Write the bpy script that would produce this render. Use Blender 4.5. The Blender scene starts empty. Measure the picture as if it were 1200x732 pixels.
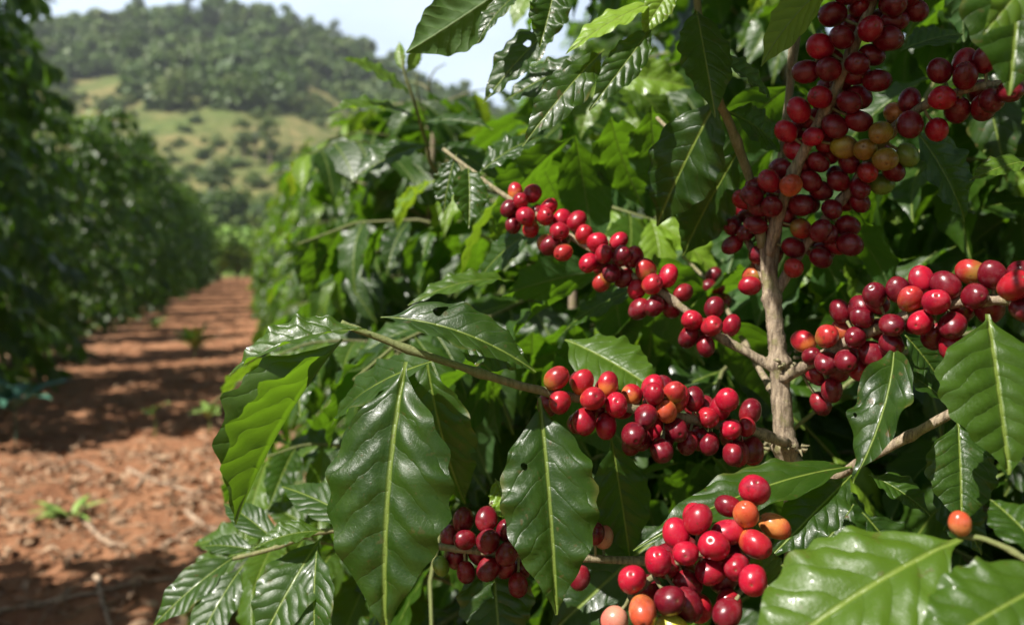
import bpy, math, random
import numpy as np
from mathutils import Vector, noise as mnoise

RNG = np.random.default_rng(11)
random.seed(5)
S = bpy.context.scene
COL = S.collection

# ------------------------------------------------------------------ camera
F = 933.0
YAW, PIT = math.radians(18.0), math.atan2(59, F)
CAM = np.array([0.0, 0.0, 1.0])
FW = np.array([math.sin(YAW)*math.cos(PIT), math.cos(YAW)*math.cos(PIT), -math.sin(PIT)])
RT = np.array([math.cos(YAW), -math.sin(YAW), 0.0])
UP = np.cross(RT, FW)

def P(px, py, d):
    return CAM + FW*d + RT*((px-600)/F*d) + UP*((366-py)/F*d)

def proj(p):
    q = np.asarray(p) - CAM
    z = q @ FW
    zz = np.where(np.abs(z) < 1e-6, 1e-6, z)
    return 600 + F*(q @ RT)/zz, 366 - F*(q @ UP)/zz, z

def cdir(r, u, b):            # camera-space direction (right, up, towards camera)
    v = RT*r + UP*u - FW*b
    return v/np.linalg.norm(v)

def nrm(v):
    v = np.asarray(v, float)
    return v/(np.linalg.norm(v, axis=-1, keepdims=True)+1e-12)

# ------------------------------------------------------------------ node helpers
class NT:
    def __init__(s, name):
        s.m = bpy.data.materials.new(name); s.m.use_nodes = True
        s.t = s.m.node_tree; s.t.nodes.clear()
        s.out = s.t.nodes.new('ShaderNodeOutputMaterial')
    def n(s, typ, ins=None, **kw):
        nd = s.t.nodes.new(typ)
        for k, v in kw.items(): setattr(nd, k, v)
        if ins:
            for k, v in ins.items(): s.set(nd, k, v)
        return nd
    def set(s, nd, k, v):
        sock = nd.inputs[k]
        if isinstance(v, bpy.types.NodeSocket): s.t.links.new(v, sock)
        else: sock.default_value = v
    def math(s, op, a, b=None, c=None, clamp=False):
        nd = s.t.nodes.new('ShaderNodeMath'); nd.operation = op; nd.use_clamp = clamp
        s.set(nd, 0, a)
        if b is not None: s.set(nd, 1, b)
        if c is not None: s.set(nd, 2, c)
        return nd.outputs[0]
    def mix(s, f, a, b, mode='MIX'):
        nd = s.t.nodes.new('ShaderNodeMix'); nd.data_type = 'RGBA'; nd.blend_type = mode
        s.set(nd, 0, f)
        for i, v in ((6, a), (7, b)):
            if isinstance(v, tuple) and len(v) == 3: v = (*v, 1)
            s.set(nd, i, v)
        return nd.outputs[2]
    def smooth(s, x, lo, hi, a=0.0, b=1.0):
        nd = s.t.nodes.new('ShaderNodeMapRange'); nd.interpolation_type = 'SMOOTHSTEP'
        s.set(nd, 0, x); nd.inputs[1].default_value = lo; nd.inputs[2].default_value = hi
        nd.inputs[3].default_value = a; nd.inputs[4].default_value = b
        return nd.outputs[0]
    def noise(s, vec, scale, detail=3, rough=0.55):
        nd = s.n('ShaderNodeTexNoise', {'Scale': scale, 'Detail': detail, 'Roughness': rough})
        if vec is not None: s.set(nd, 'Vector', vec)
        return nd.outputs[0]
    def done(s, sh):
        s.t.links.new(sh, s.out.inputs[0]); return s.m

def leaf_material():
    k = NT('leaf')
    at = k.n('ShaderNodeAttribute', attribute_name='tint')
    sp = k.n('ShaderNodeSeparateColor'); k.set(sp, 0, at.outputs['Color'])
    rnd, young, wear = sp.outputs[0], sp.outputs[1], sp.outputs[2]
    uv = k.n('ShaderNodeUVMap', uv_map='UVMap')
    sx = k.n('ShaderNodeSeparateXYZ'); k.set(sx, 0, uv.outputs[0])
    u = sx.outputs[0]
    av = k.math('ABSOLUTE', k.math('MULTIPLY', k.math('SUBTRACT', sx.outputs[1], .5), 2))
    geo = k.n('ShaderNodeNewGeometry')
    pos = geo.outputs['Position']
    back = geo.outputs['Backfacing']
    # veins
    mid = k.smooth(av, 0.012, 0.055, 1, 0)
    ph = k.math('ADD', k.math('SUBTRACT', k.math('MULTIPLY', u, 8.0),
                k.math('MULTIPLY', k.math('POWER', av, 1.35), 2.0)),
                k.math('ADD', k.math('MULTIPLY', rnd, 3.0), k.math('MULTIPLY', k.math('GREATER_THAN', sx.outputs[1], .5), .42)))
    n0 = k.noise(pos, 60, 2)
    ph = k.math('ADD', ph, k.math('MULTIPLY', k.math('SUBTRACT', n0, .5), .7))
    sn = k.math('ABSOLUTE', k.math('SINE', k.math('MULTIPLY', ph, math.pi)))
    lat = k.math('MULTIPLY', k.smooth(sn, 0.0, 0.14, 1, 0), k.smooth(av, .75, .98, 1, 0))
    n1 = k.noise(pos, 45, 4)
    n2 = k.noise(pos, 420, 3)
    g_dark = k.mix(rnd, (.0080, .027, .0022), (.028, .070, .0034))
    g_dark = k.mix(k.smooth(n1, .35, .7), g_dark, k.mix(.4, g_dark, (.044, .094, .005)))
    g = k.mix(young, g_dark, (.20, .33, .025))
    g = k.mix(k.math('MULTIPLY', lat, .22), g, (.05, .10, .018))
    g = k.mix(k.math('MULTIPLY', mid, .85), g, (.20, .27, .045))
    # wear: brown specks and yellow margins
    sp1 = k.math('MAXIMUM', k.smooth(k.noise(pos, 150, 2), .66, .70), k.smooth(k.noise(pos, 480, 2), .68, .72))
    g = k.mix(k.math('MULTIPLY', sp1, wear), g, (.10, .055, .02))
    edge = k.math('MULTIPLY', k.smooth(av, .8, 1.0), k.smooth(n1, .5, .62))
    g = k.mix(k.math('MULTIPLY', edge, k.math('MULTIPLY', wear, .8)), g, (.22, .17, .05))
    dust = k.smooth(n2, .60, .75)
    g = k.mix(k.math('MULTIPLY', dust, .04), g, (.30, .28, .20))
    under = k.mix(young, (.036, .090, .018), (.22, .34, .04))
    under = k.mix(k.math('MULTIPLY', k.math('MAXIMUM', mid, k.math('MULTIPLY', lat, .5)), .7), under, (.2, .28, .09))
    base = k.mix(back, g, under)
    hgt = k.math('ADD', k.math('MULTIPLY', k.math('POWER', sn, .6), .6), k.math('MULTIPLY', n2, .09))
    vo = k.n('ShaderNodeTexVoronoi', {'Vector': pos, 'Scale': 520.0}, feature='DISTANCE_TO_EDGE')
    net = k.smooth(vo.outputs['Distance'], .0, .12)
    hgt = k.math('ADD', hgt, k.math('MULTIPLY', net, .035))
    g = k.mix(k.math('MULTIPLY', k.math('SUBTRACT', 1.0, net), .18), g, (.06, .11, .02))
    base = k.mix(back, g, under)
    hgt = k.math('SUBTRACT', hgt, k.math('MULTIPLY', mid, .5))
    bp = k.n('ShaderNodeBump', {'Strength': .5, 'Distance': .0020, 'Height': hgt})
    rough = k.math('ADD', k.math('ADD', .28, k.math('MULTIPLY', n1, .26)), k.math('MULTIPLY', back, .2))
    pr = k.n('ShaderNodeBsdfPrincipled', {'Base Color': base, 'Roughness': rough, 'IOR': 1.47, 'Coat Weight': k.math('MULTIPLY', k.math('SUBTRACT', 1.0, back), .10), 'Coat Roughness': .15,
             'Normal': bp.outputs[0]})
    trc = k.mix(young, (.15, .32, .010), (.42, .55, .03))
    trc = k.mix(k.math('MULTIPLY', k.math('MAXIMUM', mid, k.math('MULTIPLY', lat, .6)), .5), trc, (.05, .10, .01))
    tr = k.n('ShaderNodeBsdfTranslucent', {'Color': trc, 'Normal': bp.outputs[0]})
    ms = k.n('ShaderNodeMixShader', {0: .36, 1: pr.outputs[0], 2: tr.outputs[0]})
    # insect holes in the worn leaves
    hole = k.math('MULTIPLY', k.smooth(k.noise(pos, 85, 1), .735, .745), k.math('GREATER_THAN', wear, .35))
    tp = k.n('ShaderNodeBsdfTransparent')
    ms = k.n('ShaderNodeMixShader', {0: hole, 1: ms.outputs[0], 2: tp.outputs[0]})
    return k.done(ms.outputs[0])

def bark_material():
    k = NT('bark')
    at = k.n('ShaderNodeAttribute', attribute_name='tint')
    sp = k.n('ShaderNodeSeparateColor'); k.set(sp, 0, at.outputs['Color'])
    tc = k.n('ShaderNodeNewGeometry').outputs['Position']
    mp = k.n('ShaderNodeMapping', {'Vector': tc}); mp.inputs['Scale'].default_value = (1, 1, .14)
    n1 = k.noise(mp.outputs[0], 330, 6, .75)
    n2 = k.noise(tc, 90, 3)
    n3 = k.noise(tc, 900, 2)
    c = k.mix(k.smooth(n1, .3, .7), (.075, .050, .030), (.40, .31, .21))
    c = k.mix(k.math('MULTIPLY', k.smooth(n2, .55, .68), .6), c, (.17, .165, .045))
    c = k.mix(k.math('MULTIPLY', k.smooth(n3, .62, .7), .5), c, (.40, .36, .28))
    c = k.mix(sp.outputs[1], c, k.mix(n2, (.09, .13, .025), (.16, .17, .05)))
    hg = k.math('ADD', n1, k.math('MULTIPLY', n3, .3))
    bp = k.n('ShaderNodeBump', {'Strength': .8, 'Distance': .0016, 'Height': hg})
    pr = k.n('ShaderNodeBsdfPrincipled', {'Base Color': c, 'Roughness': .72, 'Normal': bp.outputs[0]})
    return k.done(pr.outputs[0])

def cherry_material(name, body, stalk_end, gr=(.15, .75), spots=(.05, .02, .01)):
    k = NT(name)
    at = k.n('ShaderNodeAttribute', attribute_name='tint')
    sp = k.n('ShaderNodeSeparateColor'); k.set(sp, 0, at.outputs['Color'])
    ax = sp.outputs[1]; side = sp.outputs[2]
    pos = k.n('ShaderNodeNewGeometry').outputs['Position']
    n1 = k.noise(pos, 110, 3); n2 = k.noise(pos, 900, 3)
    f = k.smooth(k.math('ADD', k.math('ADD', ax, k.math('MULTIPLY', side, .25)), k.math('MULTIPLY', k.math('SUBTRACT', n1, .5), 1.1)), gr[0], gr[1])
    c = k.mix(f, stalk_end, body)
    c = k.mix(k.math('MULTIPLY', k.smooth(n2, .62, .72), .35), c, (min(1, body[0]*1.5+.05), body[1]*2+.05, body[2]*2+.03))
    c = k.mix(k.math('MULTIPLY', k.smooth(k.noise(pos, 300, 1), .68, .74), .5), c, spots)
    dusk = (body[0]*.45, body[1]*.6, body[2]*.8)
    c = k.mix(k.math('MULTIPLY', k.smooth(k.noise(pos, 75, 3), .52, .66), .55), c, dusk)
    c = k.mix(k.math('MULTIPLY', k.smooth(k.noise(pos, 190, 5), .5, .75), .10), c, (.45, .30, .30))
    ring = k.smooth(ax, .985, .998)
    c = k.mix(k.math('MULTIPLY', ring, .75), c, (.12, .06, .03))
    hg = k.math('ADD', k.math('MULTIPLY', n2, .15), k.math('MULTIPLY', n1, .5))
    bp = k.n('ShaderNodeBump', {'Strength': .16, 'Distance': .001, 'Height': hg})
    rg = k.math('ADD', .16, k.math('MULTIPLY', k.noise(pos, 240, 4), .26))
    pr = k.n('ShaderNodeBsdfPrincipled', {'Base Color': c, 'Roughness': rg, 'IOR': 1.45,
             'Normal': bp.outputs[0], 'Subsurface Weight': .12, 'Subsurface Scale': .003})
    pr.inputs['Subsurface Radius'].default_value = (1, .25, .12)
    return k.done(pr.outputs[0])

def simple_material(name, c1, c2, scale, rough=.8, bump=0, dist=.01, c3=None, s3=3):
    k = NT(name)
    pos = k.n('ShaderNodeNewGeometry').outputs['Position']
    n1 = k.noise(pos, scale, 5, .62)
    c = k.mix(k.smooth(n1, .3, .7), c1, c2)
    if c3: c = k.mix(k.smooth(k.noise(pos, s3, 4), .48, .66), c, c3)
    pr = k.n('ShaderNodeBsdfPrincipled', {'Base Color': c, 'Roughness': rough})
    if bump:
        bp = k.n('ShaderNodeBump', {'Strength': bump, 'Distance': dist, 'Height': n1})
        k.set(pr, 'Normal', bp.outputs[0])
    return k.done(pr.outputs[0])

def crown_material(name, a, b, yellow):
    k = NT(name)
    at = k.n('ShaderNodeAttribute', attribute_name='tint')
    sp = k.n('ShaderNodeSeparateColor'); k.set(sp, 0, at.outputs['Color'])
    c = k.mix(sp.outputs[0], a, b)
    c = k.mix(sp.outputs[1], c, yellow)
    pr = k.n('ShaderNodeBsdfPrincipled', {'Base Color': c, 'Roughness': .6})
    tr = k.n('ShaderNodeBsdfTranslucent', {'Color': k.mix(.5, c, (.1, .2, .02))})
    ms = k.n('ShaderNodeMixShader', {0: .25, 1: pr.outputs[0], 2: tr.outputs[0]})
    return k.done(ms.outputs[0])

def soil_material():
    k = NT('red_soil')
    pos = k.n('ShaderNodeNewGeometry').outputs['Position']
    n1 = k.noise(pos, 3.2, 6, .65); n2 = k.noise(pos, 38, 5, .7); n3 = k.noise(pos, 150, 3, .7)
    c = k.mix(k.smooth(n1, .3, .7), (.22, .092, .043), (.39, .190, .095))
    c = k.mix(k.math('MULTIPLY', k.smooth(n2, .5, .75), .7), c, (.48, .265, .145))
    c = k.mix(k.math('MULTIPLY', k.smooth(n2, .45, .25), .7), c, (.115, .052, .028))
    c = k.mix(k.math('MULTIPLY', k.smooth(n3, .60, .72), .45), c, (.38, .28, .19))
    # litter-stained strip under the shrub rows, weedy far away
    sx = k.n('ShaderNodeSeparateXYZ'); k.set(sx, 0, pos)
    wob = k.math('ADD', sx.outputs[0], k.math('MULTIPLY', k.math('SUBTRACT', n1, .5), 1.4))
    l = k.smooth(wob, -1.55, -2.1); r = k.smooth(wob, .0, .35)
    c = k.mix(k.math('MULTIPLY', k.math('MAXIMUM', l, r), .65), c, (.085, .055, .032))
    far = k.smooth(sx.outputs[1], 50, 60)
    side = k.math('MAXIMUM', k.smooth(sx.outputs[0], -3.2, -5), k.smooth(sx.outputs[0], 1.5, 3))
    c = k.mix(k.math('MAXIMUM', far, side), c, k.mix(n1, (.06, .09, .02), (.14, .15, .04)))
    hg = k.math('ADD', n2, k.math('MULTIPLY', n3, .5))
    bp = k.n('ShaderNodeBump', {'Strength': .9, 'Distance': .02, 'Height': hg})
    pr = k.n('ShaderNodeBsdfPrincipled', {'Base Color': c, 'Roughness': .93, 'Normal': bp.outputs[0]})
    pr.inputs['Specular IOR Level'].default_value = .2
    return k.done(pr.outputs[0])

def hill_material():
    k = NT('hill_grass')
    pos = k.n('ShaderNodeNewGeometry').outputs['Position']
    n1 = k.noise(pos, .035, 5, .6); n2 = k.noise(pos, .22, 5, .7); n3 = k.noise(pos, .9, 4, .7)
    c = k.mix(k.smooth(n1, .36, .60), (.100, .135, .036), (.215, .180, .075))
    c = k.mix(k.math('MULTIPLY', k.smooth(n2, .40, .62), .8), c, (.070, .100, .028))
    c = k.mix(k.math('MULTIPLY', k.smooth(n3, .55, .7), .5), c, (.05, .08, .022))
    sx = k.n('ShaderNodeSeparateXYZ'); k.set(sx, 0, pos)
    low = k.smooth(sx.outputs[2], 15, 6)
    c = k.mix(k.math('MULTIPLY', low, .75), c, (.12, .20, .035))
    bp = k.n('ShaderNodeBump', {'Strength': .8, 'Distance': 1.2, 'Height': k.math('ADD', n2, k.math('MULTIPLY', n3, .5))})
    pr = k.n('ShaderNodeBsdfPrincipled', {'Base Color': c, 'Roughness': .9, 'Normal': bp.outputs[0]})
    pr.inputs['Specular IOR Level'].default_value = .1
    return k.done(pr.outputs[0])

M_LEAF, M_BARK = leaf_material(), bark_material()
M_CH = {
 'r': cherry_material('cherry_red', (.24, .005, .016), (.30, .018, .015), (-.2, .4)),
 'R': cherry_material('cherry_bright_red', (.33, .006, .022), (.38, .028, .018), (-.2, .4)),
 'd': cherry_material('cherry_dark_red', (.115, .004, .011), (.20, .008, .014), (0, .8)),
 'o': cherry_material('cherry_orange_red', (.30, .009, .018), (.46, .125, .028), (.2, .68)),
 'O': cherry_material('cherry_orange', (.42, .060, .024), (.52, .19, .05), (.3, .95)),
 'y': cherry_material('cherry_olive', (.20, .11, .018), (.28, .22, .025), (.3, 1.0), (.12, .05, .02)),
 'Y': cherry_material('cherry_yellow', (.48, .40, .02), (.45, .42, .05), (.3, 1.0)),
 'g': cherry_material('cherry_green', (.13, .20, .025), (.16, .24, .04), (.3, 1.0)),
 'm': cherry_material('cherry_mottled', (.30, .018, .018), (.22, .13, .02), (.2, .8)),
 'p': cherry_material('cherry_pinkish_tan', (.46, .12, .085), (.45, .2, .13), (.2, .9)),
}
M_SOIL, M_HILL = soil_material(), hill_material()
M_TWIG = simple_material('dry_twig', (.20, .13, .08), (.42, .31, .21), 40, .85, .6, .003)
M_LITTER = simple_material('dry_leaf', (.16, .085, .045), (.40, .27, .16), 22, .8)
M_WEED = simple_material('weed', (.10, .20, .03), (.26, .36, .08), 30, .5)
M_WEEDB = simple_material('bluish_weed', (.035, .10, .07), (.06, .16, .10), 30, .45)
M_FOREST = crown_material('forest_crown', (.036, .085, .014), (.098, .165, .027), (.18, .20, .04))
M_TREE = crown_material('tree_crown', (.038, .080, .018), (.090, .150, .030), (.17, .19, .05))
M_BRIGHT = crown_material('bright_crown', (.10, .20, .022), (.19, .31, .04), (.28, .36, .06))

# ------------------------------------------------------------------ mesh helpers
class Mesh:
    """collects quads with uv and tint"""
    def __init__(s): s.v, s.q, s.uv, s.t, s.n = [], [], [], [], 0
    def add(s, v, q, uv=None, tint=None):
        v = np.asarray(v, float); q = np.asarray(q, np.int64)
        s.v.append(v); s.q.append(q + s.n)
        s.uv.append(np.zeros((len(v), 2)) if uv is None else uv)
        t = np.zeros((len(v), 3)) if tint is None else np.broadcast_to(np.asarray(tint, float), (len(v), 3))
        s.t.append(t); s.n += len(v)
    def data(s, name, mat, origin=(0, 0, 0)):
        v = np.concatenate(s.v) - np.asarray(origin); q = np.concatenate(s.q)
        uv = np.concatenate(s.uv); t = np.concatenate(s.t)
        me = bpy.data.meshes.new(name)
        me.vertices.add(len(v)); me.vertices.foreach_set('co', v.astype(np.float32).ravel())
        me.loops.add(q.size); me.loops.foreach_set('vertex_index', q.astype(np.int32).ravel())
        me.polygons.add(len(q))
        me.polygons.foreach_set('loop_start', (np.arange(len(q))*4).astype(np.int32))
        me.polygons.foreach_set('use_smooth', np.ones(len(q), bool))
        ul = me.uv_layers.new(name='UVMap')
        ul.data.foreach_set('uv', uv[q.ravel()].astype(np.float32).ravel())
        a = me.attributes.new('tint', 'FLOAT_COLOR', 'POINT')
        a.data.foreach_set('color', np.c_[t, np.ones(len(t))].astype(np.float32).ravel())
        me.materials.append(mat)
        me.update(calc_edges=True); me.validate()
        return me

def obj(name, me, parent=None, loc=None):
    o = bpy.data.objects.new(name, me); COL.objects.link(o)
    if parent is not None: o.parent = parent
    if loc is not None: o.location = loc
    return o

def thing(name, label, cat, loc=(0, 0, 0), group=None, rz=0.0, me=None):
    o = bpy.data.objects.new(name, me); COL.objects.link(o)
    o.location = loc; o.rotation_euler = (0, 0, rz)
    o['label'] = label; o['category'] = cat
    if group: o['group'] = group
    return o

def grid_quads(nu, nv, wrap=False):
    i, j = np.meshgrid(np.arange(nu-1), np.arange(nv if wrap else nv-1), indexing='ij')
    j2 = (j+1) % nv
    return np.stack([i*nv+j, (i+1)*nv+j, (i+1)*nv+j2, i*nv+j2], -1).reshape(-1, 4)

def catmull(pts, n):
    pts = np.asarray(pts, float)
    if len(pts) < 3:
        t = np.linspace(0, 1, n)[:, None]; return pts[0]*(1-t)+pts[-1]*t
    p = np.vstack([2*pts[0]-pts[1], pts, 2*pts[-1]-pts[-2]])
    out = []
    for t in np.linspace(0, len(pts)-1-1e-9, n):
        i = int(t); f = t-i
        a, b, c, d = p[i:i+4]
        out.append(.5*((2*b)+(c-a)*f+(2*a-5*b+4*c-d)*f*f+(3*b-a-3*c+d)*f**3))
    return np.array(out)

def tube(mesh, pts, rad, sides=8, young=None, jit=0.0, seed=0):
    pts = np.asarray(pts, float); n = len(pts)
    rad = np.broadcast_to(np.asarray(rad, float), (n,)).copy()
    tan = nrm(np.gradient(pts, axis=0))
    ref = np.array([.21, .33, .92])
    s = nrm(np.cross(tan, ref)); u = np.cross(s, tan)
    a = np.linspace(0, 2*math.pi, sides, endpoint=False)
    rr = rad[:, None]*np.ones((1, sides))
    if jit:
        rg = np.random.default_rng(seed+17)
        k = rg.normal(0, 1, (n, sides)); k = (k+np.roll(k, 1, 0)+np.roll(k, 1, 1))/1.7
        rr = rr*(1+jit*k)
    v = pts[:, None] + s[:, None]*(np.cos(a)[None, :, None]*rr[..., None]) + u[:, None]*(np.sin(a)[None, :, None]*rr[..., None])
    v = np.concatenate([v, np.repeat(pts[-1][None, None], sides, 1), ], 0)
    v = np.concatenate([np.repeat(pts[0][None, None], sides, 1), v], 0)
    yg = np.zeros(n+2) if young is None else np.r_[young[0], young, young[-1]]
    t = np.zeros(((n+2)*sides, 3)); t[:, 1] = np.repeat(yg, sides)
    mesh.add(v.reshape(-1, 3), grid_quads(n+2, sides, True), None, t)

PT = np.array([0, .05, .11, .2, .32, .45, .58, .7, .8, .88, .94, 1.0])
PW = np.array([.035, .05, .22, .58, .88, 1.0, .96, .78, .53, .27, .12, .015])
def profile(t):
    tt = np.linspace(0, 1, 400)
    w = np.interp(tt, PT, PW)
    ker = np.hanning(31); ker /= ker.sum()
    w = np.convolve(np.pad(w, 15, mode='edge'), ker, 'valid')
    return np.interp(t, tt, w)

def leaf_grid(base, ctrl, tip, nh, W, nu=36, nv=13, fold=.25, cup=.15, wave=.10, wk=4.5,
              pucker=.05, twist=0.0, seed=0):
    """a leaf as a curved sheet: spine on a quadratic curve, folded on the midrib, puckered between the veins"""
    rg = np.random.default_rng(seed)
    t = np.linspace(0, 1, nu)[:, None]
    b, c, e = (np.asarray(x, float) for x in (base, ctrl, tip))
    sp = (1-t)**2*b + 2*(1-t)*t*c + t*t*e
    tan = nrm(2*(1-t)*(c-b) + 2*t*(e-c))
    nh = nrm(nh)
    side = nrm(np.cross(nh, tan))
    nor = np.cross(tan, side)
    tw = twist*(t-.2)
    side, nor = side*np.cos(tw)+nor*np.sin(tw), nor*np.cos(tw)-side*np.sin(tw)
    w = profile(t[:, 0])*W
    # slightly uneven margin
    vv = np.linspace(-1, 1, nv)
    V = vv[None, :]; aV = np.abs(V)
    ph = rg.uniform(0, 6.28, 2); k2 = rg.uniform(.8, 1.25, 2)
    phs = np.where(V < 0, ph[0], ph[1]); ks = np.where(V < 0, k2[0], k2[1])
    T = t*np.ones_like(V)
    env = np.sin(np.pi*np.clip(T, 0, 1))**.6
    wav = wave*W*env*aV**1.8*(np.sin(2*math.pi*wk*ks*T+phs)+.5*np.sin(2*math.pi*wk*1.9*ks*T+phs*2))
    wl = (1+.045*np.sin(2*math.pi*wk*1.5*ks*T+phs*1.7))
    pk = pucker*W*env*np.clip(1-aV**3, 0, 1)*np.minimum(1, aV*4)*np.abs(np.sin(math.pi*(8.0*T-2.0*(aV*w[:, None]/W)**1.35+rg.uniform()+.42*(V > 0))))
    fo = fold*(1+.3*np.sin(3*T+ph[0]))
    lat = V*w[:, None]*wl
    x = lat*np.cos(fo)
    z = np.abs(lat)*np.sin(fo) - cup*(lat/W)**2*W + wav + pk
    v = sp[:, None] + side[:, None]*x[..., None] + nor[:, None]*z[..., None]
    uv = np.stack([T, .5+.5*V*(w/W)[:, None]], -1)
    return v.reshape(-1, 3), uv.reshape(-1, 2)

# ---- canonical leaf prototypes for mass foliage: base at 0, along +X, normal +Z
def protos(nu, nv, count, seed):
    out = []
    rg = np.random.default_rng(seed)
    for i in range(count):
        W = rg.uniform(.19, .25); dr = rg.uniform(.02, .30); sb = rg.uniform(-.08, .08)
        v, uv = leaf_grid((0, 0, 0), (.5, sb, rg.uniform(.04, .16)), (rg.uniform(.88, .98), 0, -dr), (0, 0, 1), W,
                          nu, nv, rg.uniform(.1, .55), rg.uniform(0, .3), rg.uniform(.06, .22), rg.uniform(3, 5.5),
                          .05 if nv >= 7 else 0, rg.uniform(-.5, .5), seed*100+i)
        out.append((v, uv))
    return out, grid_quads(nu, nv)
PRO_N = protos(22, 9, 14, 3)
PRO_M = protos(10, 5, 10, 4)
PRO_F = protos(7, 3, 8, 5)

def add_leaves(mesh, leaves, pro, rg):
    ps, q = pro
    for (p, d, n, L, yg, wear) in leaves:
        v, uv = ps[rg.integers(len(ps))]
        d = nrm(d); s = nrm(np.cross(n, d)); n2 = np.cross(d, s)
        Rm = np.stack([d, s, n2], 0)
        mesh.add((v*L) @ Rm + p, q, uv, (rg.uniform(), yg, wear))

def gen_shrub(rg, H, R, step=.075, lpair=.055, z0=.18, leaf=(.10, .16), bare=.12, top_young=.35, taper=.75, cone=.4):
    """coffee habit: one stem, opposite drooping laterals, leaves in pairs; returns branches and leaves"""
    br, lv = [], []
    z = z0; az = rg.uniform(0, 6.28)
    ph = rg.uniform(0, 6.28)
    while z < H:
        f = (z-z0)/(H-z0)
        Lb = R*(1.0-cone*f) if f < taper else R*(1-cone*taper)*(1-.75*((f-taper)/(1-taper))**1.3)
        for sgn in (0, math.pi):
            a = az+sgn+rg.normal(0, .25); L = Lb*rg.uniform(.7, 1.15)
            rise = rg.uniform(.25, .6)*(.6+.7*f); sag = rg.uniform(.5, 1.0)*(1.1-.6*f)
            n = max(4, int(L/.07))
            s = np.linspace(0, 1, n)
            hx = s*L*(1-.12*s)
            zz = z + L*(rise*s - sag*s**2)
            a2 = a + rg.normal(0, .3)*s
            pts = np.c_[np.cos(a2)*hx, np.sin(a2)*hx, np.maximum(zz, .06)]
            pts[:, :2] += .015*np.array([math.sin(z*3+ph), math.cos(z*2.3+ph)])
            br.append((pts, .0035+.003*(1-f), L))
            m = max(2, int(L*(1-bare)/lpair))
            for j in range(m+1):
                u = bare+(1-bare)*j/m
                x = u*(n-1); i = min(int(x), n-2); p = pts[i]*(1-(x-i))+pts[i+1]*(x-i)
                tg = nrm(pts[i+1]-pts[i])
                sd = nrm(np.cross(tg, (0, 0, 1)))
                for e in (-1, 1):
                    if rg.uniform() < .12: continue
                    end = (j == m)
                    d = tg*rg.uniform(.3, .7)*(1.6 if end else 1)+sd*e*rg.uniform(.6, 1)*(.5 if end else 1)+np.array([0, 0, rg.normal(-.75, .38)])
                    d = nrm(d)
                    nn = np.array([0, 0, 1.])+.42*rg.normal(0, 1, 3)+.55*np.array([math.cos(a), math.sin(a), 0])
                    yg = 0 if not end else max(0, rg.normal(top_young*.7, .2))
                    if f > .85 and u > .6: yg = max(yg, rg.uniform(0, top_young))
                    lv.append((p, d, nn, rg.uniform(*leaf)*(.75 if end else 1), min(yg, .8), max(0, rg.normal(.1, .3))))
        z += step*rg.uniform(.8, 1.25); az += math.pi/2+rg.normal(0, .35)
    return br, lv

def trunk_mesh(H, r, rg, lean=0.03, z0=-.05):
    m = Mesh(); n = 26
    z = np.linspace(z0, H, n)
    pts = np.c_[lean*np.sin(z*2.1+rg.uniform(0, 6)), lean*np.cos(z*1.7+rg.uniform(0, 6)), z]
    pts[:, :2] -= pts[0, :2]
    tube(m, pts, np.linspace(r, r*.35, n)*(1+.12*(np.arange(n) % 3 == 0)), 9, None, .06, int(rg.integers(999)))
    return m

# ------------------------------------------------------------------ world, sun, camera
W = bpy.data.worlds.new('World'); S.world = W; W.use_nodes = True
nt = W.node_tree
SUNV = RT*(-.50)+np.array([0, 0, .80])-np.array([math.sin(YAW), math.cos(YAW), 0])*.37
SUNV = SUNV/np.linalg.norm(SUNV)
elev = math.asin(SUNV[2]); azim = math.atan2(SUNV[0], SUNV[1])
sky = nt.nodes.new('ShaderNodeTexSky'); sky.sky_type = 'NISHITA'; sky.sun_disc = False
sky.sun_elevation = elev; sky.sun_rotation = azim
sky.altitude = 900; sky.air_density = 1.0; sky.dust_density = 3.2; sky.ozone_density = 1.0
bg = nt.nodes['Background']; bg.inputs[1].default_value = .030
# thin bright sky veil, held to a low band to cut ambient fill from overhead
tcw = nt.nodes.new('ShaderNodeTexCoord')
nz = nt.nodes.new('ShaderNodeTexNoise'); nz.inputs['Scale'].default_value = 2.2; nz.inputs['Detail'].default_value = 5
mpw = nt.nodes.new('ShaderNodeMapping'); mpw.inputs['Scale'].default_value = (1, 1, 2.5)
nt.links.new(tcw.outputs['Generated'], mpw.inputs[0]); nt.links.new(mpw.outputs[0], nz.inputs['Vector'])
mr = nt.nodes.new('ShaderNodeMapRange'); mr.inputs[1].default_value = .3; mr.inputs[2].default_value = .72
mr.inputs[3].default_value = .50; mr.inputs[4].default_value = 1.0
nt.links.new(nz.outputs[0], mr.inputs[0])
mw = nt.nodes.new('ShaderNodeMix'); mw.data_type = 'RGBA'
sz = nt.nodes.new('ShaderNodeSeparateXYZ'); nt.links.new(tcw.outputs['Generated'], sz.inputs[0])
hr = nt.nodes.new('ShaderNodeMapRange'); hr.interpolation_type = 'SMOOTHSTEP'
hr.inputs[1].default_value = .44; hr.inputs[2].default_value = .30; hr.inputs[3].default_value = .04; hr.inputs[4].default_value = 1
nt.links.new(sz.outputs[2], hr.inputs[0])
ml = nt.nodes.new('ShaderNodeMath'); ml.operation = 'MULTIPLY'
nt.links.new(mr.outputs[0], ml.inputs[0]); nt.links.new(hr.outputs[0], ml.inputs[1])
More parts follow.
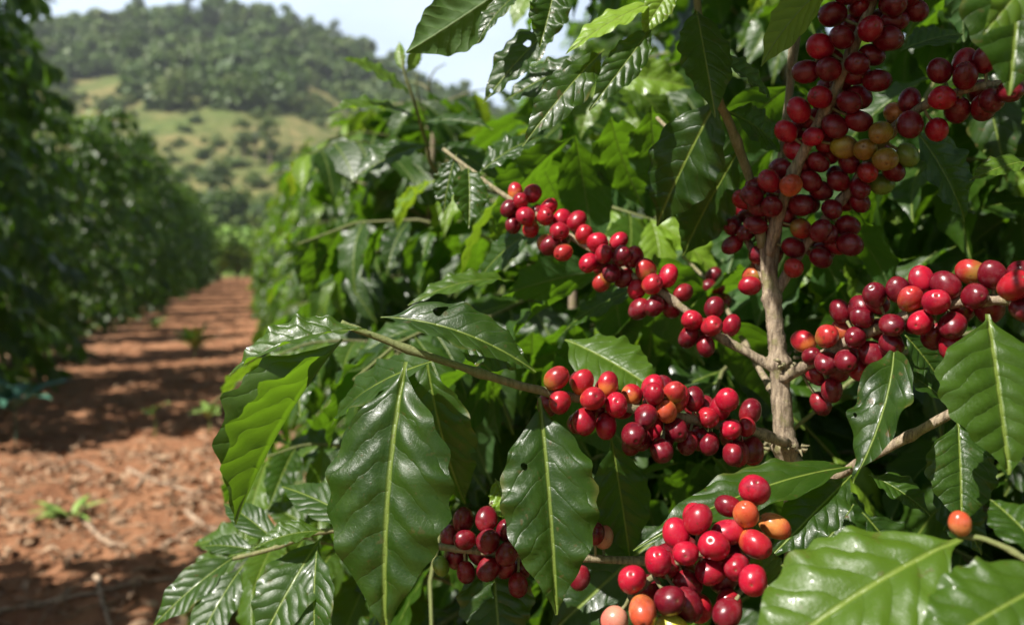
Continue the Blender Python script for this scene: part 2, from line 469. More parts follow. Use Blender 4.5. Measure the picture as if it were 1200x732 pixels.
# added directional falloff: veil dimmed away from the hill so leaves reflect less sky
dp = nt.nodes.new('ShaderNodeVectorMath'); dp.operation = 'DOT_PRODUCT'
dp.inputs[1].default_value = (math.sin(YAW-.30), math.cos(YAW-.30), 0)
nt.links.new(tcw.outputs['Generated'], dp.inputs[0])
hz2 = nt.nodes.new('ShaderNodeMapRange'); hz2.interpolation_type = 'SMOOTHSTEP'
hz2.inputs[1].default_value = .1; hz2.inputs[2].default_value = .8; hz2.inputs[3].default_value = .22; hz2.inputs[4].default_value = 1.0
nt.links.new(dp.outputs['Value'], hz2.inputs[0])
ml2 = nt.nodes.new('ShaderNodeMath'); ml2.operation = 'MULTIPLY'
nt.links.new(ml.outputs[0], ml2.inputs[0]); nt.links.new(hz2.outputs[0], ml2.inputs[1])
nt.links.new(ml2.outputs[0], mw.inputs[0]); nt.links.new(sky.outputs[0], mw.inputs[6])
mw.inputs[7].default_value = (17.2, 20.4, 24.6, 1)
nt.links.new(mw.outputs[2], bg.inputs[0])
sun = bpy.data.lights.new('sun', 'SUN'); sun.energy = 5.0; sun.angle = math.radians(.53); sun.color = (1, .955, .88)
so = bpy.data.objects.new('sun', sun); COL.objects.link(so)
so.rotation_euler = Vector(-SUNV).to_track_quat('-Z', 'Y').to_euler()
cd = bpy.data.cameras.new('camera'); co = bpy.data.objects.new('camera', cd); COL.objects.link(co)
cd.sensor_width = 36; cd.lens = 36*F/1200; cd.clip_start = .02; cd.clip_end = 6000
co.location = CAM
co.rotation_euler = (math.pi/2-PIT, 0, -YAW)
cd.dof.use_dof = True; cd.dof.focus_distance = .465; cd.dof.aperture_fstop = 6.0; cd.dof.aperture_blades = 7
S.camera = co
S.view_settings.view_transform = 'Standard'; S.view_settings.look = 'None'
S.view_settings.exposure = 1.08; S.view_settings.gamma = 1
S.render.engine = 'CYCLES'

# ------------------------------------------------------------------ ground
def fbm(x, y, s, o=4):
    return mnoise.fractal(Vector((x*s, y*s, 3.1)), .9, 2.1, o)
def ground_z(x, y):
    k = max(0, min(1, (40-y)/30))
    path = max(0, 1-abs(x+.9)/1.6)
    return k*(.022*fbm(x, y, 1.1, 3)+.017*fbm(x, y, 6, 4)+.010*fbm(x, y, 22, 2)) - .03*path*k
gx = np.unique(np.r_[-1200, -900, -300, -100, -40, -15, -8, np.linspace(-5, -3, 16), np.linspace(-3, .8, 170), np.linspace(.8, 3, 20), 6, 15, 40, 100, 300, 900, 1200])
gy = [1.0]
while gy[-1] < 60: gy.append(gy[-1]*1.0125+.008)
gy = np.r_[-1200, -900, -300, -100, -30, -10, -4, -1.5, -.5, .2, .6, gy, 80, 120, 200, 400, 900, 1200]
m = Mesh()
gv = np.array([(x, y, ground_z(x, y)) for y in gy for x in gx])
m.add(gv, grid_quads(len(gy), len(gx))[:, ::-1])
g = obj('ground', m.data('ground', M_SOIL)); g['kind'] = 'structure'
# ensure up-facing
# ------------------------------------------------------------------ hill
EP = [-2500, -700, -100, 60, 140, 210, 280, 340, 400, 470, 550, 700, 900, 1400, 3500]
EV = [.20, .24, .258, .264, .280, .298, .314, .306, .286, .256, .210, .17, .12, .07, .06]
SR = [55, 70, 95, 130, 220, 330, 420, 700]
SVAL = [-.015, .012, .11, .28, .68, 1.0, .9, .25]
def hill_at(ang, r):
    """ang: horizontal angle from the view axis"""
    px = 600+F*math.tan(max(-1.35, min(1.25, ang)))
    e = np.interp(px, EP, EV)-.034; s = np.interp(r, SR, SVAL)
    x, y = r*math.sin(ang+YAW), r*math.cos(ang+YAW)
    z = e*s*r
    k = max(0, min(1, (r-70)/80))
    z += k*(3.2*fbm(x, y, .012, 3)+1.6*fbm(x, y, .05, 3))*(.3+e*2)
    return x, y, z
angs = np.linspace(-1.35, 1.25, 260); rs = np.r_[np.linspace(55, 150, 50), np.linspace(155, 340, 70), np.linspace(350, 700, 25)]
m = Mesh()
m.add(np.array([hill_at(a, r) for r in rs for a in angs]), grid_quads(len(rs), len(angs))[:, ::-1])
h = obj('hill', m.data('hill', M_HILL)); h['kind'] = 'structure'

# trees: crowns of many leaf-clump faces
def crown_arrays(rg, w, hgt, z0, blobs, per, fs, lean=.0):
    vs, ts = [], []
    for b in range(blobs):
        a = rg.uniform(0, 6.28); rr = math.sqrt(rg.uniform())*w*.36; zz = z0+rg.uniform(.12, .88)*hgt
        k = 1-abs((zz-z0)/hgt-.5)*1.1
        c = np.array([math.cos(a)*rr*k, math.sin(a)*rr*k, zz])
        br = w*rg.uniform(.18, .32)
        tone = rg.uniform(); yl = max(0, rg.normal(0, .25))
        for i in range(per):
            n = nrm(rg.normal(0, 1, 3)); n[2] = abs(n[2])*.9+n[2]*.1 if rg.uniform() < .6 else n[2]
            p = c+n*br*rg.uniform(.65, 1.1)*np.array([1, 1, .8])
            m_ = nrm(n+.8*rg.normal(0, 1, 3)); s = nrm(np.cross(m_, rg.normal(0, 1, 3))); t = np.cross(m_, s)
            q = fs*rg.uniform(.6, 1.3)
            vs.append(np.array([p-s*q-t*q*.4, p+s*q*.3-t*q, p+s*q+t*q*.35, p-s*q*.4+t*q]))
            ts.append((min(1, max(0, tone+rg.normal(0, .2))), min(.8, yl), 0))
    return np.concatenate(vs), np.repeat(np.array(ts), 4, 0)

def add_crown(mesh, v, t):
    mesh.add(v, np.arange(len(v)).reshape(-1, 4), None, t)

trng = np.random.default_rng(77)
CR = [crown_arrays(trng, 1.0, .85, .0, 9, 34, .075) for _ in range(6)]
CRT = [crown_arrays(trng, .62, 1.25, .0, 9, 34, .07) for _ in range(3)]

forest = Mesh()
fr = np.random.default_rng(9)
def ang_of(px): return math.atan((px-600)/F)
count = 0
while count < 1500:
    px = fr.uniform(-150, 800); r = fr.uniform(185, 345); a = ang_of(px)
    # lower edge of the wood wanders
    lo = 243+16*math.sin(px*.02)+14*math.sin(px*.053+1)+(18 if px < 150 else 0)-(22 if 250 < px < 345 else 0)
    if r < lo: 
        continue
    x, y, z = hill_at(a, r)
    w = (4+9*fr.uniform()**1.6)*(1.1 if r > 300 else 1)
    v, t = (CR if fr.uniform() < .8 else CRT)[fr.integers(3)]
    c, s_ = math.cos(fr.uniform(0, 6.28)), math.sin(fr.uniform(0, 6.28))
    c, s_ = math.cos(count), math.sin(count)
    vv = v*w; vv = np.c_[vv[:, 0]*c-vv[:, 1]*s_, vv[:, 0]*s_+vv[:, 1]*c, vv[:, 2]]
    tt = t.copy(); tt[:, 0] = np.clip(tt[:, 0]*.6+fr.uniform(-.1, .5), 0, 1); tt[:, 1] = np.clip(tt[:, 1]*.5+max(0, fr.normal(0, .2)), 0, .7)
    add_crown(forest, vv+np.array([x, y, z-.5]), tt); count += 1
def sc_noise(x, y): return fbm(x+40, y-25, .03, 3)
n_s = 0
while n_s < 520:
    px = fr.uniform(60, 640); r = fr.uniform(108, 250); a = ang_of(px)
    x, y, z = hill_at(a, r)
    if sc_noise(x, y) < fr.uniform(-.35, .45)-(.35 if r > 215 else 0): continue
    w = fr.uniform(1.2, 3.6)*(1.5 if r > 200 else 1)
    v, t = CR[fr.integers(6)]; c, s_ = math.cos(n_s*1.7), math.sin(n_s*1.7)
    vv = v*w*np.array([1, 1, .75]); vv = np.c_[vv[:, 0]*c-vv[:, 1]*s_, vv[:, 0]*s_+vv[:, 1]*c, vv[:, 2]]
    tt = t.copy(); tt[:, 0] = np.clip(tt[:, 0]*.6+fr.uniform(-.1, .5), 0, 1); tt[:, 1] = np.clip(tt[:, 1]*.5+max(0, fr.normal(.2, .25)), 0, .9)
    add_crown(forest, vv+np.array([x, y, z-.3]), tt); n_s += 1
fo = obj('forest', forest.data('forest', M_FOREST)); fo['kind'] = 'stuff'
fo['label'] = 'dark green wood covering the upper hill behind the plantation'; fo['category'] = 'forest'

# separate trees one can tell apart
def tree_data(rg, w, hgt, th, tall=False, mat=M_TREE, fs=None, blobs=13, per=70):
    v, t = crown_arrays(rg, w, hgt, th*.75, blobs, per, fs or w*.05)
    c = Mesh(); add_crown(c, v, t)
    tr = Mesh(); n = 8
    z = np.linspace(-.5, th+hgt*.5, n)
    tube(tr, np.c_[.1*w*np.sin(z*.3)*.3, .1*w*np.cos(z*.24)*.3, z], np.linspace(w*.045, w*.015, n), 7)
    for k in range(5):
        a = k*1.3+rg.uniform(); zb = th*rg.uniform(.6, 1.0)
        tube(tr, catmull([(0, 0, zb), (math.cos(a)*w*.15, math.sin(a)*w*.15, zb+hgt*.2), (math.cos(a)*w*.3, math.sin(a)*w*.3, zb+hgt*.35)], 6), np.linspace(w*.02, w*.006, 6), 5)
    return tr.data('trunk', M_BARK), c.data('crown', mat)
TD = {'round': tree_data(trng, 11, 8, 4), 'tall': tree_data(trng, 6, 13, 4), 'bush': tree_data(trng, 7, 4.5, .6),
      'pale': tree_data(trng, 5, 4, .8, mat=M_BRIGHT), 'ragged': tree_data(trng, 9, 10, 5, blobs=9, per=45)}
def tree(kind, px, r, sc, label, group, name='tree'):
    x, y, z = hill_at(ang_of(px), r)
    o = thing(name, label, 'tree' if name == 'tree' else 'bush', (x, y, z), group, random.uniform(0, 6))
    o.scale = (sc, sc, sc)
    obj('trunk', TD[kind][0], o); obj('crown', TD[kind][1], o)
HG = 'trees standing out on the hill'
for a_ in [('round', 76, 326, 1.0, 'dark round tree alone on the skyline at the left end of the ridge'),
           ('tall', 107, 328, .62, 'small narrow tree on the ridge just right of the lone round tree'),
           ('round', 150, 330, .9, 'broad tree at the left foot of the wooded ridge rise'),
           ('ragged', 210, 330, .9, 'ragged tree on the ridge where the wood climbs to the summit'),
           ('tall', 232, 332, .95, 'tall thin tree sticking up beside the hill summit'),
           ('ragged', 350, 328, .9, 'ragged tree just right of the hill summit'),
           ('tall', 395, 326, .95, 'dark upright tree on the falling right ridge'),
           ('round', 418, 322, 1.0, 'large dark tree on the falling ridge above the right shrub row'),
           ('round', 455, 320, .85, 'dark rounded tree lower on the right ridge beside the sky gap'),
           ('ragged', 505, 318, .8, 'small ragged tree at the low right end of the ridge'),
           ('tall', 288, 160, .62, 'tall dark tree in the middle of the slope below the wood'),
           ('tall', 303, 164, .72, 'tallest dark tree of the clump in mid slope'),
           ('tall', 320, 158, .66, 'right tree of the dark clump in mid slope'),
           ('round', 252, 132, .55, 'low spreading dark tree on the pale slope left of the clump')]:
    tree(*a_, HG)
HB = 'bushes on the grassy slope'
for a_ in [('bush', 160, 155, .85, 'rounded green bush on the pale slope just above the left row'),
           ('pale', 168, 118, .85, 'bright lime bush under the rounded bush on the slope'),
           ('bush', 205, 105, .5, 'dull green bush low on the slope right of the lime bush'),
           ('bush', 272, 112, 1.0, 'wide dome shaped bush in the middle of the lower slope'),
           ('bush', 318, 108, .7, 'bush on the lower slope half hidden by the right row'),
           ('bush', 235, 92, .42, 'small bush at the foot of the slope near the left row'),
           ('bush', 340, 135, .7, 'dark bush on the slope close above the right row')]:
    tree(*a_, HB, 'bush')
for px, r, sc, lb in [(258, 52, .62, 'fresh green bush closing the end of the path beside the left row'),
                      (279, 54, .66, 'tallest fresh green bush straight behind the end of the path'),
                      (300, 52, .6, 'fresh green bush behind the path end next to the right row')]:
    x, y = r*math.sin(ang_of(px)+YAW), r*math.cos(ang_of(px)+YAW)
    o = thing('bush', lb, 'bush', (x, y, 0), 'bright bushes at the path end', px)
    o.scale = (sc, sc, sc)
    obj('trunk', TD['pale'][0], o); obj('crown', TD['pale'][1], o)

# ------------------------------------------------------------------ hedge shrubs (both rows)
def shrub_data(seed, H, R, pro, **kw):
    rg = np.random.default_rng(seed)
    br, lv = gen_shrub(rg, H, R, **kw)
    tr = trunk_mesh(H*.97, .022, rg)
    b = Mesh()
    for pts, r, L in br: tube(b, pts, np.linspace(r, r*.4, len(pts))*.8, 5, np.linspace(.35, 1, len(pts)))
    f = Mesh(); add_leaves(f, lv, pro, rg)
    return tr.data('trunk', M_BARK), b.data('branches', M_BARK), f.data('foliage', M_LEAF)
def put_shrub(data, x, y, label, group, rz, sc=(1, 1, 1)):
    o = thing('coffee_shrub', label, 'shrub', (x, y, 0), group, rz)
    o.scale = sc
    obj('trunk', data[0], o)
    b = obj('branches', data[1], o); b['kind'] = 'stuff'
    obj('foliage', data[2], o)
    return o
BIG = [shrub_data(100+i, 3.45, .78, PRO_F, step=.075, lpair=.062, leaf=(.15, .24), cone=.12, taper=.8, z0=.15, top_young=.25) for i in range(4)]
ORD = ['first', 'second', 'third', 'fourth', 'fifth', 'sixth', 'seventh', 'eighth', 'ninth', 'tenth']
GL = 'coffee shrubs in the dark row left of the path'
srg = np.random.default_rng(21)
ys_left = [.5, 1.95, 5.1, 6.2, 7.3]
y = 8.9
while y < 47:
    ys_left.append(y); y += 1.35+srg.uniform(-.3, .45)+(.5 if len(ys_left) % 3 == 0 else 0)
vis = 0
for i, y in enumerate(ys_left):
    sc = srg.uniform(.86, 1.16)
    if 7 < y < 9.5: sc = 1.2
    if y < 2: lb = 'tall coffee shrub of the left row standing nearest the camera'
    elif y < 20:
        lb = '%s coffee shrub in view along the dark row left of the path' % ORD[min(vis, 9)]; vis += 1
    else: lb = 'distant coffee shrub merging into the far end of the dark left row'
    put_shrub(BIG[i % 4], (-2.15 if 4 < y < 8 else -2.5)+srg.normal(0, .12), y, lb, GL, srg.uniform(0, 6.28), (sc*srg.uniform(.95, 1.1), sc, sc*srg.uniform(.97, 1.1)))
# the next row to the right, seen through the gaps
for i, y in enumerate([.2, 1.5, 2.8, 4.1, 5.4, 6.7, 8.0]):
    put_shrub(BIG[(i+1) % 4], 3.0+srg.normal(0, .1), y, 'tall dark coffee shrub of the next row, glimpsed through gaps behind the fruiting shrub', 'coffee shrubs of the next row to the right', srg.uniform(0, 6.28), (1.15, 1.1, .9))
GR = 'coffee shrubs in the sunlit row right of the path'
SML = [shrub_data(200+i, 1.95, .62, PRO_M, step=.07, lpair=.05, leaf=(.11, .165), cone=.35, z0=.1, top_young=.5) for i in range(4)]
ys_r = [2.35, 3.15, 3.95, 4.8]
y = 5.7
while y < 48: ys_r.append(y); y += .95+srg.uniform(-.1, .2)
vis = 2
hs = [.74, .82, .9, .95]
for i, y in enumerate(ys_r):
    hz = (hs[i] if i < 4 else 1.0)*srg.uniform(.95, 1.06)
    if y < 9.5: lb = '%s coffee shrub behind the fruiting one in the sunlit right row' % ORD[min(vis, 9)]; vis += 1
    else: lb = 'distant coffee shrub merging into the far end of the sunlit right row'
    put_shrub(SML[i % 4], (.42 if y < 3 else .52)+srg.normal(0, .05), y, lb, GR, srg.uniform(0, 6.28), (1.0, 1.0, hz))

# ------------------------------------------------------------------ near shrubs
# depth limit inside the frame: mass foliage stays behind the fruiting branches
SILX = [-200, 285, 300, 315, 350, 400, 480, 560, 600, 640, 2000]
SILY = [330, 300, 280, 235, 165, 122, 104, 96, 60, -300, -300]
def near_filter(lv, lim, keep_above=.0, rg=None, xmin=300):
    out = []
    for L in lv:
        c = L[0]+nrm(L[1])*L[3]*.5
        px, py, z = proj(c)
        if z < .02: out.append(L); continue
        r = L[3]*.55*F/z
        if px+r < -40 or px-r > 1260 or py-r > 780: out.append(L); continue
        if py+r < -20:
            if px > 790 and (z > lim+.1 or rg.uniform() < keep_above): out.append(L)
            continue
        if py-r*.75 < np.interp(px, SILX, SILY): continue
        if px-r < (xmin if py < 430 else min(xmin, 268)): continue
        if z-L[3]*.45 > lim: out.append(L)
    return out

class Near:
    """a near shrub: trunk, branches as parts; leaves and cherries are sub-parts of their branch"""
    def __init__(s, label, loc, group):
        s.o = thing('coffee_shrub', label, 'shrub', loc, group)
        s.loc = np.asarray(loc, float)
        s.cherries, s.br = [], {}
    def branch(s, key, pts, r0, r1, young=(0, 0), name='branch', nodes=.045, n=None):
        W3 = np.array([P(*p) if len(p) == 3 else np.array(p[:3]) for p in pts])
        ln = np.linalg.norm(np.diff(W3, axis=0), axis=1).sum()
        n = n or max(14, int(ln/.006))
        c = catmull(W3, n)
        u = np.linspace(0, 1, n)
        rad = r0+(r1-r0)*u
        sl = u*ln
        rad = rad*(1+.28*np.exp(-(((sl % nodes)-nodes/2)/.0035)**2))
        rg = np.random.default_rng(len(s.br)+3)
        c = c+np.cumsum(rg.normal(0, .00018, c.shape), 0)*np.sin(np.pi*u)[:, None]
        m = Mesh(); tube(m, c, rad, 10, young[0]+(young[1]-young[0])*u, .05, len(s.br))
        s.br[key] = dict(pts=c, mesh=m, name=name, rad=rad, leaves=[], ch=[])
    def leaf(s, key, *a, **k):
        s.br[key]['leaves'].append((a, k))
    def cherry(s, key, lst, extra=.45):
        s.br[key]['ch'] += lst
        # fruit on the far side of the same whorls
        rg = np.random.default_rng(len(lst)+5)
        if len(lst) > 4:
            for j in rg.choice(len(lst), int(len(lst)*extra), replace=False):
                s.br[key]['ch'].append((lst[j][0]+rg.normal(0, 9), lst[j][1]+rg.normal(3, 7), 'd' if rg.uniform() < .7 else 'r', -1))

def pairs(near, key, f0, f1, k, wpx, lpx, rg, young=0.0):
    """opposite pairs of drooping leaves along a near branch (sizes in photo pixels at that depth)"""
    pts = near.br[key]['pts']
    for j in range(k):
        i = int((f0+(f1-f0)*j/max(1, k-1))*(len(pts)-2)); p = pts[i]; tg = nrm(pts[i+1]-pts[i])
        sd = nrm(np.cross(tg, (0, 0, 1)))
        for e in (-1, 1):
            px, py, z = proj(p); L = lpx*rg.uniform(.8, 1.15)*z/F
            d = nrm(tg*rg.uniform(.3, .7)+sd*e*rg.uniform(.6, 1)+np.array([0, 0, rg.normal(-.6, .25)]))
            q = proj(p+d*L)
            nn = nrm(np.array([0, 0, 1.])+.35*rg.normal(0, 1, 3)-.5*FW)
            n = (nn @ RT, nn @ UP, -(nn @ FW))
            near.leaf(key, (float(px), float(py), float(z)), tuple(float(v) for v in q), wpx*rg.uniform(.85, 1.1), n=n, bend=(0, rg.uniform(.02, .1)),
                      tint=rg.uniform(), young=max(0, rg.normal(young, .1)), wave=.11, fold=rg.uniform(.15, .45))

RLEAF = np.random.default_rng(4)
LSEED = [0]
def hero_leaf_mesh(base, tip, w, n=(0, .5, .85), bend=(0, .08), young=0., wear=None, tint=None, fold=.28, cup=.12, wave=.08, wk=4.5, twist=0., pucker=.065, origin=(0, 0, 0)):
    b, e = P(*base), P(*tip)
    nh = cdir(*n)
    L = np.linalg.norm(e-b); tg = (e-b)/L
    sd = nrm(np.cross(nh, tg)); nn = np.cross(tg, sd)
    ctrl = (b+e)/2 + sd*bend[0]*L + nn*bend[1]*L*2
    dm = (base[2]+tip[2])/2
    LSEED[0] += 1
    if wear is None: wear = max(0, RLEAF.normal(.3, .3))
    v, uv = leaf_grid(b, ctrl, e, nh, w*dm/F, 44, 17, fold, cup, wave, wk, pucker, twist, LSEED[0])
    m = Mesh(); m.add(v, grid_quads(44, 17), uv, (RLEAF.uniform() if tint is None else tint, young, wear))
    return m.data('leaf', M_LEAF, origin)

# cherries ----------------------------------------------------------
CR_R = .0070
def cherry_variant(seed, mat):
    rg = np.random.default_rng(seed)
    nu, nv = 17, 22
    th = np.linspace(0, math.pi, nu); ph = np.linspace(0, 2*math.pi, nv, endpoint=False)
    el = rg.uniform(1.06, 1.28)
    a = rg.uniform(0, 6.28)
    v, t = [], []
    for i, x in enumerate(th):         # x=0: navel end (+Z)
        for p in ph:
            r = 1+.06*math.cos(2*(p-a))*math.sin(x)+.025*math.sin(3*p+a+2*x)*math.sin(x)
            z = math.cos(x); s = math.sin(x)**.93*r
            if x < .34: z -= .10*(1-(x/.34))**2-.035*math.exp(-((x-.2)/.07)**2)
            z2 = z*el*(1 if z > 0 else 1.02)
            if z < -.55: s *= 1-.12*(-z-.55)
            v.append((math.cos(p)*s, math.sin(p)*s, z2))
            t.append((rg.uniform(), (math.cos(x)+1)/2 if x > .2 else 1.0-.0*(x), (math.cos(p-a)+1)/2*math.sin(x)))
    v = np.array(v)*CR_R; t = np.array(t)
    # navel mark only on the innermost rings
    ax = np.repeat((np.cos(th)+1)/2, nv); t[:, 1] = np.where(ax > .993, 1.0, np.minimum(ax, .98))
    m = Mesh(); m.add(v, grid_quads(nu, nv, True), None, t)
    return m
CHM, CHD = {}, {}
for kk in M_CH:
    for i in range(4):
        m = cherry_variant(i*7+ord(kk), M_CH[kk])
        CHM[kk, i] = m; CHD[kk, i] = m.data('cherry', M_CH[kk])

def settle(near):
    """place the cherries round their branch and push overlapping ones apart, mostly in depth"""
    rg = np.random.default_rng(31)
    pos, rad, kinds, keys, ax, anc = [], [], [], [], [], []
    for key, b in near.br.items():
        bx, by, bz = proj(b['pts'])
        for c in b['ch']:
            px, py, kd = c[0], c[1], c[2]
            fr_ = c[3] if len(c) > 3 else (1 if rg.uniform() < .75 else -1)
            i = int(np.argmin((bx-px)**2+(by-py)**2))
            d = bz[i]
            rr = CR_R*rg.uniform(.90, 1.06)*(c[4] if len(c) > 4 else 1)
            Rr = b['rad'][i]+rr+.001
            s_ = math.hypot(bx[i]-px, by[i]-py)*d/F
            dz = math.sqrt(max(0, Rr*Rr-s_*s_)) if s_ < Rr else 0.0
            p = P(px, py, d-fr_*dz)
            pos.append(p); rad.append(rr); kinds.append(kd); keys.append((key, i)); anc.append(b['pts'][i])
    pos = np.array(pos); rad = np.array(rad); p0 = pos.copy()
    anc = np.array(anc)
    for it in range(120):
        d = pos[:, None]-pos[None]
        dist = np.linalg.norm(d, axis=2)+np.eye(len(pos))
        mn = (rad[:, None]+rad[None])*1.02
        ov = np.clip(mn-dist, 0, None)*(1-np.eye(len(pos)))
        u = d/dist[..., None]
        push = (u*ov[..., None]*.35).sum(1)
        dep = (push @ FW)[:, None]*FW
        # stacked pairs: make sure they separate in depth
        sgn = np.sign((d @ FW)+1e-9*(np.arange(len(pos))[:, None]-np.arange(len(pos))[None]))
        dep2 = (sgn*ov*.18).sum(1)[:, None]*FW
        pos = pos+dep+dep2+(push-dep)*.30
        lat = (p0-pos); lat -= (lat @ FW)[:, None]*FW
        pos = pos+lat*.06
    return pos, rad, kinds, keys, anc

def rot_to(ax, rg):
    z = nrm(ax); x = nrm(np.cross(z, rg.normal(0, 1, 3))); y = np.cross(z, x)
    return np.stack([x, y, z], 1)

def finish(near, cap=104):
    rg = np.random.default_rng(8)
    pos, rad, kinds, keys, anc = settle(near) if any(b['ch'] for b in near.br.values()) else ([], [], [], [], [])
    # pedicels go into the branch meshes
    for i in range(len(pos)):
        b = near.br[keys[i][0]]
        a = pos[i]+nrm(anc[i]-pos[i])*rad[i]*.95
        if np.linalg.norm(a-anc[i]) < .05:
            mid = (a+anc[i])/2+np.array([0, 0, -.0008])
            tube(b['mesh'], catmull([anc[i], mid, a], 5), [.0012, .0010, .0009, .0010, .0013], 6, np.full(5, .6))
    objs = {}
    for key, b in near.br.items():
        o = obj(b['name'], b['mesh'].data(b['name'], M_BARK, near.loc), near.o)
        objs[key] = o
        for a, k in b['leaves']:
            obj('leaf', hero_leaf_mesh(*a, origin=near.loc, **k), o)
    if len(pos):
        px, py, z = proj(pos)
        size = rad/z
        # how much of each cherry shows: covered by nearer ones
        vis = np.ones(len(pos))
        for i in range(len(pos)):
            rr = rad*F/z
            dd = np.hypot(px-px[i], py-py[i])
            cov = np.clip((rr[i]+rr-dd)/(2*rr[i]), 0, 1)*(z < z[i]-.003)
            vis[i] = max(.05, 1-cov.sum()*.6)
        order = np.argsort(-(size**2*vis))
        solo = set(order[:cap].tolist())
        rest = {}
        for i in range(len(pos)):
            kd = kinds[i]
            if kd == 'r': kd = rg.choice(['r', 'R', 'r', 'd', 'o'], p=[.42, .12, .16, .24, .06])
            vi = int(rg.integers(4))
            ax = nrm(pos[i]-anc[i])+.25*rg.normal(0, 1, 3)
            Rm = rot_to(ax, rg); sc = rad[i]/CR_R
            if i in solo:
                o = obj('cherry', CHD[kd, vi], objs[keys[i][0]])
                from mathutils import Matrix
                M4 = Matrix([[*(Rm[r]*sc), (pos[i]-near.loc)[r]] for r in range(3)]+[[0, 0, 0, 1]])
                o.matrix_local = M4
                if kd in 'OYgp': o['label'] = {'O': 'orange half ripe cherry', 'Y': 'yellow unripe cherry', 'g': 'green unripe cherry', 'p': 'pinkish tan cherry'}[kd]
            else:
                rest.setdefault(kd, []).append((CHM[kd, vi], Rm*sc, pos[i]-near.loc))
        if rest:
            m = Mesh(); mats = list(rest); idx = []
            for k_i, kd in enumerate(mats):
                for cm, Rm, p in rest[kd]:
                    m.add(cm.v[0] @ Rm.T + p, cm.q[0], None, cm.t[0]); idx += [k_i]*len(cm.q[0])
            me = m.data('cherries', M_CH[mats[0]])
            for kd in mats[1:]: me.materials.append(M_CH[kd])
            me.polygons.foreach_set('material_index', np.array(idx, np.int32)); me.update()
            o = obj('cherries', me, near.o); o['kind'] = 'stuff'
    return objs

def add_mass(near, lv, br, pro, rg):
    if lv:
        f = Mesh(); add_leaves(f, lv, pro, rg)
        obj('foliage', f.data('foliage', M_LEAF, near.loc), near.o)
    if br:
        b = Mesh()
        for pts, r, L in br: tube(b, pts, np.linspace(r, r*.4, len(pts))*.8, 5, np.linspace(.35, 1, len(pts)))
        o = obj('branches', b.data('branches', M_BARK, near.loc), near.o); o['kind'] = 'stuff'

# ================= A: the fruiting shrub =================
ta = P(918, 520, .55); BASE_A = (float(ta[0])+.005, float(ta[1])+.01, 0.0)
A = Near('coffee shrub with a ridged brown trunk in view, branches loaded with red cherries', BASE_A, GR)
# trunk
trunk_pts = [np.array([BASE_A[0], BASE_A[1], -.05]), np.array([BASE_A[0]-.004, BASE_A[1], .35]), P(932, 640, .565), P(920, 525, .555), P(913, 430, .555), P(905, 350, .555), P(896, 285, .556)]
c = catmull(trunk_pts, 150)
u = np.linspace(0, 1, 150)
rad = np.interp(u, [0, .6, .85, .95, 1], [.0120, .0082, .0072, .0060, .0048])
pxs, pys, zs = proj(c)
for yy, am in ((425, .42), (522, .45), (350, .22), (600, .3), (472, .12)):
    rad = rad*(1+am*np.exp(-((pys-yy)/8.)**2))
tm = Mesh(); tube(tm, c, rad*.78, 18, None, .05, 5)
# knobs and moss flakes on the nodes
krg = np.random.default_rng(2)
for yy in (425, 522):
    i = int(np.argmin(np.abs(pys-yy)))
    for k in range(16):
        a = krg.uniform(0, 6.28); d = RT*math.cos(a)-FW*math.sin(a)
        p = c[i]+d*rad[i]*.92+np.array([0, 0, krg.normal(0, .003)])
        tube(tm, [p, p+d*.0022+krg.normal(0, .0008, 3), p+d*.0034+krg.normal(0, .0012, 3)], [.0016, .0012, .0004], 5, np.full(3, .35))
obj('trunk', tm.data('trunk', M_BARK, A.loc), A.o)

A.branch('UL', [(914, 437, .555), (878, 414, .56), (840, 393, .565), (785, 350, .575), (735, 318, .59), (690, 290, .60), (640, 258, .62), (588, 226, .64), (548, 196, .66), (520, 175, .69)], .0034, .0016, (0, .4), 'fruiting_branch')
A.cherry('UL', [(604,225,'o'),(624,227,'r'),(596,244,'r'),(610,236,'r'),(602,263,'d'),(616,254,'r'),(622,268,'o'),(643,243,'r'),(639,254,'o'),(660,255,'r'),(676,259,'r',-1),(640,283,'r'),(655,272,'r'),(659,297,'m'),
  (685,274,'o'),(700,284,'R'),(725,283,'R'),(707,298,'r'),(690,308,'R'),(726,301,'r'),(744,301,'r',-1),(716,320,'d'),(730,326,'d',-1),(757,316,'m'),(764,333,'o'),(745,339,'R'),(705,331,'m',-1),
  (783,323,'R'),(766,359,'d'),(750,362,'d',-1),(800,343,'d',-1),(837,360,'d'),(812,375,'R'),(833,382,'o'),(857,381,'r'),(808,395,'d'),(826,405,'d'),(787,361,'d',-1),(775,345,'r',-1),(655,288,'d',-1),(732,308,'d',-1)], .15)
A.branch('MID', [(922, 519, .545), (885, 506, .525), (830, 494, .51), (775, 484, .50), (715, 472, .49), (650, 460, .482), (590, 444, .475), (530, 425, .47), (470, 405, .467), (425, 388, .465), (400, 378, .465)], .0036, .0018, (.0, 1.1), 'fruiting_branch')
